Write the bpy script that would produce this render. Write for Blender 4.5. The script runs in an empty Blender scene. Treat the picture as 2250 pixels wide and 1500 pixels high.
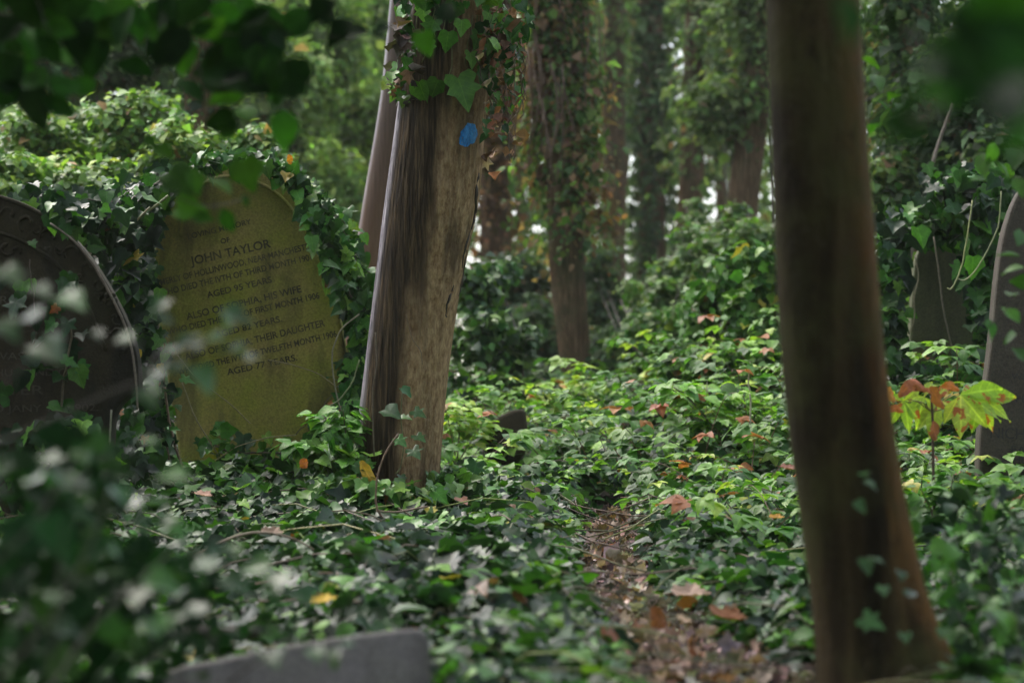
import bpy, math
import numpy as np
from mathutils import Vector

rng = np.random.default_rng(11)
scene = bpy.context.scene
COL = scene.collection

# ------------------------------------------------------------------ camera frame
F = 2250 * 50 / 22.3
PITCH = math.radians(2.5)
CAM = np.array([0.0, 0.0, 0.75])
FWD = np.array([0, math.cos(PITCH), math.sin(PITCH)])
UPV = np.array([0, -math.sin(PITCH), math.cos(PITCH)])
RGT = np.array([1.0, 0, 0])


def ray(px, py):
    return RGT * (px - 1125) / F + FWD + UPV * (750 - py) / F


def P(px, py, Z):
    return CAM + ray(px, py) * Z


def PP(pts, Z=None):
    return np.array([P(p[0], p[1], p[2] if Z is None else Z) for p in pts])


def hit(px, py, O, n):
    d = ray(px, py)
    return CAM + d * (np.dot(O - CAM, n) / np.dot(d, n))


def unit(v):
    v = np.asarray(v, float)
    return v / (np.linalg.norm(v, axis=-1, keepdims=True) + 1e-9)


# ------------------------------------------------------------------ noise
_ph = rng.uniform(0, 6.28, (40, 3))
_dr = rng.normal(size=(40, 3))


def noise(x, y, z=0.0, s=1.0, seed=0, octaves=4):
    """cheap smooth noise, about -1..1"""
    out = 0.0
    a, tot = 1.0, 0.0
    for o in range(octaves):
        f = s * 1.9 ** o
        v = 0.0
        for k in range(4):
            j = (seed * 7 + o * 4 + k) % 40
            d = _dr[j]
            v = v + np.sin(f * (d[0] * x + d[1] * y + d[2] * z) + _ph[j, 0] + 2.1 * np.sin(f * .7 * (d[1] * x - d[0] * y + d[2] * z) + _ph[j, 1]))
        out = out + a * v / 2.6
        tot += a
        a *= 0.55
    return out / tot


# ------------------------------------------------------------------ lettering outlines (made first, while the scene is empty)
GLYPH = {}


def glyphs(body, weight):
    if (body, weight) not in GLYPH:
        cu = bpy.data.curves.new('lettering', 'FONT')
        cu.body = body
        cu.extrude = .02
        cu.offset = weight
        ob = bpy.data.objects.new('lettering', cu)
        COL.objects.link(ob)
        bpy.context.view_layer.update()
        me = bpy.data.meshes.new_from_object(ob.evaluated_get(bpy.context.evaluated_depsgraph_get()))
        bpy.data.objects.remove(ob)
        bpy.data.curves.remove(cu)
        me.calc_loop_triangles()
        GLYPH[body, weight] = np.array([v.co[:] for v in me.vertices]), np.array([t.vertices[:] for t in me.loop_triangles])
        bpy.data.meshes.remove(me)
    return GLYPH[body, weight]


TXT_MOSS = [
    ('LOVING MEMORY', (414, 526), (553, 492), 12),
    ('OF', (486, 536), (506, 531), 11),
    ('JOHN TAYLOR', (420, 583), (596, 543), 19),
    ('FORMERLY OF HOLLINWOOD, NEAR MANCHESTER', (324, 634), (690, 545), 13.5),
    ('WHO DIED THE IVTH OF THIRD MONTH 1901', (352, 651), (686, 571), 13.5),
    ('AGED 95 YEARS', (456, 655), (598, 620), 13.5),
    ('ALSO OF SOPHIA, HIS WIFE', (411, 703), (663, 641), 15),
    ('WHO DIED THE FIRST OF FIRST MONTH 1906', (370, 736), (703, 655), 13.5),
    ('AGED 82 YEARS.', (474, 742), (620, 706), 13.5),
    ('ALSO OF SOPHIA, THEIR DAUGHTER', (408, 791), (715, 716), 15),
    ('WHO DIED THE IVTH OF TWELFTH MONTH 1906', (392, 824), (741, 739), 13.5),
    ('AGED 77 YEARS.', (500, 824), (654, 791), 13.5),
]
TXT_DARK = [
    ('OR', (-30, 668), (18, 668), 18), ('IN LOVING MEMORY OF THOMAS', (-330, 720), (-30, 720), 17),
    ('WHO WAS', (-110, 790), (52, 790), 16), ('HUSBAND OF', (-10, 826), (163, 824), 15), ('MEYER', (-45, 868), (96, 866), 20), ('DIED JANY 16, 1902.', (-60, 906), (216, 902), 15), ('REST IN PEACE', (-70, 968), (92, 966), 14),
]
TXT_GREY = [('WINIFRED', (2222, 833), (2330, 836), 13), ('INTERRED', (2196, 882), (2330, 886), 14), ('NICHOLAS', (2176, 962), (2330, 968), 24), ('FATHER', (2222, 996), (2330, 1000), 17), ('WHO DIED', (2196, 1016), (2330, 1022), 18), ('MAY 1899', (2222, 1046), (2330, 1052), 16)]
for lst, wgt in ((TXT_MOSS, .016), (TXT_DARK, .0), (TXT_GREY, .0)):
    for ln in lst:
        glyphs(ln[0], wgt)

# ------------------------------------------------------------------ terrain
CTRL = []
for px, py, Z, veg in [
    (1680, 1500, 4.2, 0), (1530, 1400, 4.8, 0), (1400, 1285, 5.9, 0), (1335, 1190, 7.1, 0), (1335, 1105, 8.6, 0), (1300, 1060, 9.6, .08),
    (900, 1080, 8.0, .09), (700, 1240, 5.6, .12), (800, 1375, 4.3, .13), (1000, 1180, 6.2, .12), (1130, 1300, 5.0, .13), (1200, 1420, 4.2, .1),
    (560, 1025, 8.7, .08), (100, 1130, 7.0, .1), (300, 1250, 5.5, .12), (300, 1450, 4.0, .1), (1180, 1150, 7.2, .12), (1050, 1090, 8.2, .08),
    (1930, 1570, 4.3, .0), (1800, 1560, 4.2, .02), (2050, 1530, 4.4, .04), (1750, 1330, 5.2, .1), (1600, 1230, 6.2, .15), (1700, 1100, 7.2, .2), (1500, 1080, 8.2, .17), (1700, 850, 9.8, .22), (1560, 900, 9.8, .22),
    (1660, 665, 12, .25), (1560, 720, 11.8, .25), (1450, 800, 12, .25), (1400, 830, 13, .3), (1265, 880, 16, .15), (1120, 985, 12.5, .12), (1050, 900, 18, .3), (1200, 950, 12, .25),
    (2150, 1060, 7.9, .15), (2050, 1200, 6.2, .15), (2060, 860, 10, .15), (2200, 1420, 4.8, .1), (2150, 1520, 4.2, .1), (1990, 560, 13, .3), (1550, 760, 17, .4),
    (400, 900, 11, .2), (100, 800, 12, .2), (600, 700, 15, .3), (200, 600, 16, .3),
]:
    w = P(px, py, Z)
    CTRL.append((w[0], w[1], w[2] - veg, 1.0))
for x, y, z in [(0, 0, .12), (0, 2, .18), (-2, 1, .2), (2, 1, .15), (1.6, 3, .18), (-1.4, 3, .2), (-.35, 3.85, .14), (-.1, 3.9, .15), (.1, 3.75, .16), (-.6, 3.85, .14), (-.35, 3.5, .1), (-.8, 3.6, .12), (.4, 3.4, .15), (0, 3, .1), (.9, 3.5, .17), (-4, 4, .4), (5, 5, .5), (-5, 9, .7), (5, 10, 1.1), (0, -5, 0), (-5, -3, .1), (5, -3, .1),
                (-6, 15, 1.1), (7, 16, 1.8), (0, 22, 1.15), (-5, 24, 1.2), (6, 24, 1.6), (0, 32, .5), (-12, 30, .6), (12, 30, .9),
                (0, 45, -1), (-25, 20, .6), (25, 20, 1.0), (-25, -10, 0), (25, -10, 0), (-30, 50, -1), (30, 50, -1), (0, -30, 0),
                (0, 90, -3), (-90, 0, -2), (90, 0, -2), (0, -90, -2)]:
    CTRL.append((x, y, z, 1.0))
CTRL = np.array(CTRL)

PATH = PP([(1790, 1700, 3.3), (1690, 1500, 4.15), (1590, 1420, 4.7), (1480, 1350, 5.2), (1385, 1280, 5.95), (1345, 1200, 7.0), (1338, 1150, 7.75), (1342, 1095, 8.75)])[:, :2]
PATHW = np.array([.16, .16, .15, .125, .10, .095, .095, .09])


def path_dist(x, y):
    """signed-ish: distance to the path centre divided by its local half-width"""
    best = np.full(np.shape(x), 1e9)
    for i in range(len(PATH) - 1):
        a, b = PATH[i], PATH[i + 1]
        ab = b - a
        t = np.clip(((x - a[0]) * ab[0] + (y - a[1]) * ab[1]) / (ab @ ab), 0, 1)
        d = np.hypot(x - a[0] - t * ab[0], y - a[1] - t * ab[1]) / (PATHW[i] * (1 - t) + PATHW[i + 1] * t)
        best = np.minimum(best, d)
    return best


def height(x, y):
    x = np.asarray(x, float)
    y = np.asarray(y, float)
    num = np.zeros(x.shape)
    den = np.zeros(x.shape)
    soft = .12 + .004 * np.maximum(y, 0) ** 1.5
    for cx, cy, cz, cw in CTRL:
        d2 = (x - cx) ** 2 * 1.6 + (y - cy) ** 2 * .7 + soft
        w = cw / d2 ** 1.7
        num += w * cz
        den += w
    z = num / den
    near = np.exp(-((y - 5) / 14) ** 2)
    z = z + .022 * noise(x, y, 0, 1.6, 1) * near
    return z - .05 * np.exp(-(path_dist(x, y) / 1.35) ** 4)


# ------------------------------------------------------------------ mesh building
class Batch:
    """collects triangles with uv and a per-vertex tint, then links them as ONE mesh object"""

    def __init__(self):
        self.V, self.Fc, self.UV, self.T, self.M, self.n = [], [], [], [], [], 0

    def raw(self, V, Fc, UV=None, T=None, mi=0):
        V = np.asarray(V, float)
        Fc = np.asarray(Fc, int)
        self.V.append(V)
        self.Fc.append(Fc + self.n)
        self.UV.append(np.zeros((len(V), 2)) if UV is None else np.asarray(UV, float))
        if T is None:
            T = (1, 1, 1)
        T = np.asarray(T, float)
        self.T.append(np.tile(T, (len(V), 1)) if T.ndim == 1 else T)
        self.M.append(np.full(len(Fc), mi, int))
        self.n += len(V)

    def leaves(self, tpl, pos, nrm, tip, size, tint, mi=0):
        TV, TF, TUV = tpl
        pos = np.atleast_2d(pos)
        N = len(pos)
        if N == 0:
            return
        nrm = unit(nrm)
        tip = np.asarray(tip, float)
        tip = unit(tip - (tip * nrm).sum(1, keepdims=True) * nrm)
        xa = np.cross(tip, nrm)
        s = np.broadcast_to(np.asarray(size, float), (N,)).reshape(N, 1, 1)
        V = pos[:, None, :] + s * (TV[None, :, 0:1] * xa[:, None, :] + TV[None, :, 1:2] * tip[:, None, :] + TV[None, :, 2:3] * nrm[:, None, :])
        k = len(TV)
        Fc = (TF[None] + (np.arange(N) * k)[:, None, None]).reshape(-1, 3)
        self.raw(V.reshape(-1, 3), Fc, np.tile(TUV, (N, 1)), np.repeat(tint, k, axis=0), mi)

    def tube(self, pts, rad, sides=6, tint=(1, 1, 1), mi=0):
        pts = np.asarray(pts, float)
        n = len(pts)
        rad = np.broadcast_to(np.asarray(rad, float), (n,))
        tg = unit(np.gradient(pts, axis=0))
        ref = np.array([0.31, 0.2, 0.93])
        a = unit(np.cross(tg, ref))
        b = np.cross(tg, a)
        ang = np.linspace(0, 2 * np.pi, sides, endpoint=False)
        V = pts[:, None] + rad[:, None, None] * (np.cos(ang)[None, :, None] * a[:, None] + np.sin(ang)[None, :, None] * b[:, None])
        L = np.concatenate([[0], np.cumsum(np.linalg.norm(np.diff(pts, axis=0), axis=1))])
        UV = np.stack([np.tile(ang / 6.283, (n, 1)), np.tile(L[:, None], (1, sides))], -1)
        Fc = []
        i = np.arange(n - 1)[:, None]
        j = np.arange(sides)[None]
        p, q = i * sides + j, i * sides + (j + 1) % sides
        r, t = p + sides, q + sides
        Fc = np.concatenate([np.stack([p, q, t], -1).reshape(-1, 3), np.stack([p, t, r], -1).reshape(-1, 3)])
        Vf = V.reshape(-1, 3)
        # end caps
        Vf = np.concatenate([Vf, pts[:1], pts[-1:]])
        UVf = np.concatenate([UV.reshape(-1, 2), [[0, 0], [0, L[-1]]]])
        c0, c1 = n * sides, n * sides + 1
        jj = np.arange(sides)
        caps = np.concatenate([np.stack([(jj + 1) % sides, jj, np.full(sides, c0)], -1), np.stack([(n - 1) * sides + jj, (n - 1) * sides + (jj + 1) % sides, np.full(sides, c1)], -1)])
        self.raw(Vf, np.concatenate([Fc, caps]), UVf, tint, mi)

    def build(self, name, mats, parent=None, smooth=True, base=None):
        V = np.concatenate(self.V)
        Fc = np.concatenate(self.Fc)
        UV = np.concatenate(self.UV)
        T = np.concatenate(self.T)
        if parent is not None:
            V = V - np.array(parent.location if base is None else base)
        me = bpy.data.meshes.new(name)
        me.vertices.add(len(V))
        me.vertices.foreach_set('co', V.astype(np.float32).ravel())
        me.loops.add(Fc.size)
        me.loops.foreach_set('vertex_index', Fc.astype(np.int32).ravel())
        me.polygons.add(len(Fc))
        me.polygons.foreach_set('loop_start', (np.arange(len(Fc)) * 3).astype(np.int32))
        me.polygons.foreach_set('use_smooth', np.full(len(Fc), smooth))
        mats = mats if isinstance(mats, (list, tuple)) else [mats]
        for m in mats:
            me.materials.append(m)
        if len(mats) > 1:
            me.polygons.foreach_set('material_index', np.concatenate(self.M).astype(np.int32))
        uvl = me.uv_layers.new(name='UVMap')
        uvl.data.foreach_set('uv', UV[Fc.ravel()].astype(np.float32).ravel())
        at = me.attributes.new('tint', 'FLOAT_COLOR', 'POINT')
        at.data.foreach_set('color', np.concatenate([T, np.ones((len(T), 1))], 1).astype(np.float32).ravel())
        me.update(calc_edges=True)
        o = bpy.data.objects.new(name, me)
        COL.objects.link(o)
        if parent is not None:
            o.parent = parent
        return o


def thing(name, label, cat, loc, group=None):
    o = bpy.data.objects.new(name, None)
    COL.objects.link(o)
    o.location = tuple(float(v) for v in loc)
    o.empty_display_size = .2
    o['label'] = label
    o['category'] = cat
    if group:
        o['group'] = group
    return o


def kind(o, k):
    o['kind'] = k
    return o


# ------------------------------------------------------------------ leaf templates (x across, y from stalk to tip, z up)
def fan_template(half, cy, fold, droop, wave=0.0):
    out = [(x, y) for x, y in half]
    left = [(-x, y) for x, y in reversed(half) if x > 1e-6]
    pts = np.array([(0, cy)] + out + left)
    z = fold * np.abs(pts[:, 0]) - droop * pts[:, 1] ** 2 + wave * np.sin(pts[:, 0] * 9 + pts[:, 1] * 7)
    z[0] -= fold * .12
    V = np.column_stack([pts, z])
    m = len(pts) - 1
    Fc = np.array([(0, 1 + i, 1 + (i + 1) % m) for i in range(m)])
    return V, Fc, pts.copy()


IVY = [fan_template([(0, .02), (.13, -.1), (.36, -.12), (.5, .1), (.37, .26), (.57, .48), (.3, .56), (.17, .78), (0, 1.0)], .25, .32, .25, .03),
       fan_template([(0, .0), (.2, -.09), (.42, .0), (.47, .22), (.52, .42), (.3, .6), (.14, .85), (0, 1.0)], .3, .22, .35, -.04),
       fan_template([(0, .04), (.1, -.06), (.32, -.16), (.46, .04), (.33, .22), (.6, .44), (.25, .5), (.2, .7), (0, 1.06)], .22, .1, .15, .05),
       fan_template([(0, .0), (.22, -.04), (.42, .12), (.4, .4), (.24, .72), (0, 1.0)], .32, .3, .4, .03)]


def strip_template(widths, fold, droop, twist=0.0, serr=0.0):
    V, UV, Fc = [], [], []
    n = len(widths)
    for i, w in enumerate(widths):
        y = i / (n - 1)
        w2 = w * (1 + (serr if i % 2 else -serr))
        zc = -droop * y * y
        V += [(-w2, y, zc + fold * w + twist * y), (0, y, zc), (w2, y, zc + fold * w - twist * y)]
        UV += [(-w2, y), (0, y), (w2, y)]
    for i in range(n - 1):
        a = i * 3
        for k in (0, 1):
            Fc += [(a + k, a + k + 1, a + k + 4), (a + k, a + k + 4, a + k + 3)]
    return np.array(V, float), np.array(Fc), np.array(UV, float)


OVAL = [strip_template([.01, .2, .3, .31, .25, .13, .005], .35, .25, .05), strip_template([.01, .24, .34, .33, .24, .12, .005], .2, .4, -.08), strip_template([.01, .17, .27, .29, .2, .1, .005], .5, .1, .02)]
BRAMBLE = [strip_template([.02, .24, .36, .36, .34, .24, .2, .1, .01], .25, .2, .04, .07), strip_template([.02, .27, .38, .4, .35, .26, .2, .12, .01], .12, .35, -.05, .07)]
OBOV = [strip_template([.01, .05, .09, .14, .18, .21, .20, .14, .08, .005], .3, .3, .04, .05), strip_template([.01, .055, .1, .15, .19, .2, .18, .12, .06, .005], .15, .5, -.06, .05)]
FARL = [(np.array([(0, 0, 0), (.36, .45, .1), (0, 1, -.12), (-.36, .45, .1)], float), np.array([(0, 1, 2), (0, 2, 3)]), np.array([(0, 0), (.36, .45), (0, 1), (-.36, .45)], float)),
        (np.array([(0, 0, 0), (.45, .3, .06), (.2, .75, -.02), (0, 1, -.15), (-.2, .75, -.02), (-.45, .3, .06)], float), np.array([(0, 1, 2), (0, 2, 4), (2, 3, 4), (0, 4, 5)]), np.array([(0, 0), (.45, .3), (.2, .75), (0, 1), (-.2, .75), (-.45, .3)], float))]
DEAD = [strip_template([.02, .25, .4, .42, .3, .12, .01], 1.0, -.5, .25, .15), fan_template([(0, .02), (.15, .05), (.42, .0), (.34, .22), (.62, .42), (.34, .5), (.4, .75), (.17, .72), (0, 1.0)], .3, .5, -.4, .1),
        fan_template([(0, .0), (.2, .0), (.55, .12), (.3, .3), (.5, .62), (.2, .62), (0, .95)], .3, -.4, .5, .12)]

# palettes: (colour, weight)
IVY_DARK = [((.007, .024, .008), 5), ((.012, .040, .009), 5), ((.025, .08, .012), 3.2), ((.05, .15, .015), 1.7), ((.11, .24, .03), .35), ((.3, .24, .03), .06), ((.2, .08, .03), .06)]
IVY_MID = [((.016, .055, .012), 4), ((.03, .10, .016), 4), ((.06, .17, .02), 3), ((.12, .26, .03), 1.5), ((.3, .28, .04), .08), ((.22, .09, .03), .1)]
IVY_LIGHT = [((.06, .14, .025), 3), ((.1, .2, .035), 3), ((.17, .29, .05), 2.5), ((.27, .38, .075), 1.4), ((.3, .2, .09), .2)]
BRAM = [((.035, .10, .02), 3), ((.065, .17, .028), 4), ((.12, .26, .035), 4), ((.2, .36, .05), 2.2), ((.33, .44, .07), .7), ((.4, .36, .06), .2), ((.32, .13, .05), .45)]
LITTER = [((.14, .105, .09), 4), ((.25, .195, .17), 3.4), ((.065, .05, .043), 3.4), ((.37, .30, .265), 2), ((.22, .125, .08), .7), ((.15, .075, .05), .4)]
FARG = [((.06, .1, .04), 3), ((.1, .16, .06), 4), ((.14, .21, .075), 3), ((.2, .28, .1), 1.8), ((.2, .13, .08), .5)]
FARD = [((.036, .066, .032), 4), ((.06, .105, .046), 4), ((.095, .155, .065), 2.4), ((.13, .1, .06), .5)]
FARB = [((.075, .13, .04), 3), ((.12, .19, .055), 4), ((.17, .25, .075), 3), ((.22, .3, .09), 1)]
HOLLY = [((.012, .04, .012), 4), ((.02, .065, .015), 3), ((.04, .12, .018), 2), ((.075, .2, .02), 1.2)]
DEADP = [((.22, .1, .055), 3), ((.3, .15, .08), 3), ((.36, .22, .14), 3), ((.16, .08, .05), 2), ((.4, .29, .2), 2), ((.42, .16, .05), 1)]


def tints(n, pal, jit=.18):
    w = np.array([p[1] for p in pal], float)
    c = np.array([p[0] for p in pal], float)
    k = rng.choice(len(pal), n, p=w / w.sum())
    t = c[k] * (1 + rng.normal(0, jit, (n, 1))) * (1 + rng.normal(0, jit * .4, (n, 3)))
    return np.clip(t, .004, .8)


def randdir(n):
    return unit(rng.normal(size=(n, 3)))


def put(b, tpls, pos, nrm, tip, size, tint, mi=0):
    """shares leaves out among template variants"""
    N = len(pos)
    k = rng.integers(0, len(tpls), N)
    size = np.broadcast_to(size, (N,))
    for i, t in enumerate(tpls):
        m = k == i
        b.leaves(t, pos[m], nrm[m], tip[m], size[m], tint[m], mi)


# ------------------------------------------------------------------ materials
def nodes(name):
    m = bpy.data.materials.new(name)
    m.use_nodes = True
    nt = m.node_tree
    nt.nodes.clear()
    return m, nt


class G:
    def __init__(s, name):
        s.m, s.nt = nodes(name)

    def n(s, t, **kw):
        nd = s.nt.nodes.new(t)
        for k, v in kw.items():
            if k.startswith('i_'):
                key = k[2:].replace('_', ' ')
                nd.inputs[key].default_value = v
            else:
                setattr(nd, k, v)
        return nd

    def l(s, a, b):
        s.nt.links.new(a, b)

    def mix(s, fac, a, b, blend='MIX'):
        nd = s.nt.nodes.new('ShaderNodeMix')
        nd.data_type = 'RGBA'
        nd.blend_type = blend
        for sock, v in ((nd.inputs[0], fac), (nd.inputs[6], a), (nd.inputs[7], b)):
            if hasattr(v, 'is_output'):
                s.l(v, sock)
            else:
                sock.default_value = v if not isinstance(v, tuple) or len(v) == 4 else (*v, 1)
        return nd.outputs[2]

    def math(s, op, a, b=None, clamp=False):
        nd = s.nt.nodes.new('ShaderNodeMath')
        nd.operation = op
        nd.use_clamp = clamp
        for sock, v in ((nd.inputs[0], a), (nd.inputs[1], b)):
            if v is None:
                continue
            if hasattr(v, 'is_output'):
                s.l(v, sock)
            else:
                sock.default_value = v
        return nd.outputs[0]

    def ramp(s, fac, stops):
        nd = s.nt.nodes.new('ShaderNodeValToRGB')
        el = nd.color_ramp.elements
        while len(el) < len(stops):
            el.new(.5)
        for e, (p, c) in zip(el, stops):
            e.position = p
            e.color = (*c, 1) if len(c) == 3 else c
        s.l(fac, nd.inputs[0])
        return nd.outputs[0]

    def noise(s, vec, scale, detail=4, rough=.6):
        nd = s.n('ShaderNodeTexNoise')
        nd.inputs['Scale'].default_value = scale
        nd.inputs['Detail'].default_value = detail
        nd.inputs['Roughness'].default_value = rough
        if vec is not None:
            s.l(vec, nd.inputs['Vector'])
        return nd.outputs[0]

    def mapping(s, vec, scale):
        nd = s.n('ShaderNodeMapping')
        nd.inputs['Scale'].default_value = scale
        s.l(vec, nd.inputs['Vector'])
        return nd.outputs[0]

    def out(s, bsdf):
        o = s.n('ShaderNodeOutputMaterial')
        s.l(bsdf, o.inputs['Surface'])
        return s.m

    def principled(s, color, rough=.5, bump=None, bump_strength=.3, bump_dist=.01, spec=.5):
        p = s.n('ShaderNodeBsdfPrincipled')
        if hasattr(color, 'is_output'):
            s.l(color, p.inputs['Base Color'])
        else:
            p.inputs['Base Color'].default_value = (*color, 1)
        if hasattr(rough, 'is_output'):
            s.l(rough, p.inputs['Roughness'])
        else:
            p.inputs['Roughness'].default_value = rough
        p.inputs['Specular IOR Level'].default_value = spec
        if bump is not None:
            bn = s.n('ShaderNodeBump')
            bn.inputs['Strength'].default_value = bump_strength
            bn.inputs['Distance'].default_value = bump_dist
            s.l(bump, bn.inputs['Height'])
            s.l(bn.outputs[0], p.inputs['Normal'])
        return p.outputs[0]


def leaf_material(name, rough=.38, spec=.5, transl=.22, vein=0.0, blotch=None, pale_back=.5):
    g = G(name)
    at = g.n('ShaderNodeAttribute', attribute_name='tint')
    col = at.outputs['Color']
    geo = g.n('ShaderNodeNewGeometry')
    uv = g.n('ShaderNodeUVMap')
    if vein > 0:
        sep = g.n('ShaderNodeSeparateXYZ')
        g.l(uv.outputs[0], sep.inputs[0])
        ax = g.math('ABSOLUTE', sep.outputs[0])
        mid = g.math('LESS_THAN', ax, .022)
        # side veins: stripes slanting forward from the midrib
        d = g.math('SUBTRACT', sep.outputs[1], g.math('MULTIPLY', ax, .8))
        st = g.math('GREATER_THAN', g.math('SINE', g.math('MULTIPLY', d, 34.0)), .93)
        vm = g.math('MAXIMUM', mid, g.math('MULTIPLY', st, .6))
        vc = g.mix(1.0, col, (1.7, 1.5, 1.6), 'MULTIPLY')
        col = g.mix(g.math('MULTIPLY', vm, vein), col, vc)
    tc = g.n('ShaderNodeTexCoord')
    nz = g.noise(tc.outputs['Object'], 45, 3)
    var = g.ramp(nz, [(.3, (.72, .72, .72)), (.7, (1.2, 1.2, 1.2))])
    col = g.mix(1.0, col, var, 'MULTIPLY')
    if blotch:
        nb = g.noise(tc.outputs['Object'], blotch[1], 3, .55)
        fac = g.ramp(nb, [(blotch[2], (0, 0, 0)), (blotch[2] + .05, (1, 1, 1))])
        nb2 = g.noise(tc.outputs['Object'], blotch[1] * 3, 2)
        bc = g.mix(nb2, blotch[0], (.16, .045, .02))
        col = g.mix(fac, col, bc)
    back = g.mix(.5, col, (.12, .17, .1))
    col2 = g.mix(g.math('MULTIPLY', geo.outputs['Backfacing'], pale_back), col, back)
    nb3 = g.noise(tc.outputs['Object'], 60, 2)
    ro = g.math('ADD', rough - .1, g.math('MULTIPLY', nb3, .2))
    p = g.principled(col2, ro, nz, .25, .004, spec)
    tr = g.n('ShaderNodeBsdfTranslucent')
    tcol = g.mix(1.0, col, (1.5, 1.7, .7), 'MULTIPLY')
    g.l(tcol, tr.inputs['Color'])
    mx = g.n('ShaderNodeMixShader')
    mx.inputs[0].default_value = transl
    g.l(p, mx.inputs[1])
    g.l(tr.outputs[0], mx.inputs[2])
    return g.out(mx.outputs[0])


M_IVY = leaf_material('ivy_leaf', .37, .22, .2, .8)
M_SOFT = leaf_material('soft_leaf', .5, .35, .32, .6)
M_FAR = leaf_material('far_leaf', .65, .18, .42)
M_GLOSS = leaf_material('glossy_leaf', .4, .22, .15, .4)
M_MATT = leaf_material('matt_leaf', .6, .1, .2, .4)
M_SHINE = leaf_material('shining_leaf', .32, .7, .12, .3)
M_CHEST = leaf_material('chestnut_leaf', .5, .3, .35, .9, ((.55, .16, .03), 26, .56), .2)
M_DEAD = leaf_material('dead_leaf', .7, .2, .12, .5, None, .1)


def stem_material():
    g = G('stem')
    at = g.n('ShaderNodeAttribute', attribute_name='tint')
    tc = g.n('ShaderNodeTexCoord')
    nz = g.noise(tc.outputs['Object'], 60, 4)
    col = g.mix(1.0, at.outputs['Color'], g.ramp(nz, [(.3, (.6, .6, .6)), (.7, (1.25, 1.25, 1.25))]), 'MULTIPLY')
    return g.out(g.principled(col, .6, nz, .5, .004))


M_STEM = stem_material()


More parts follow.
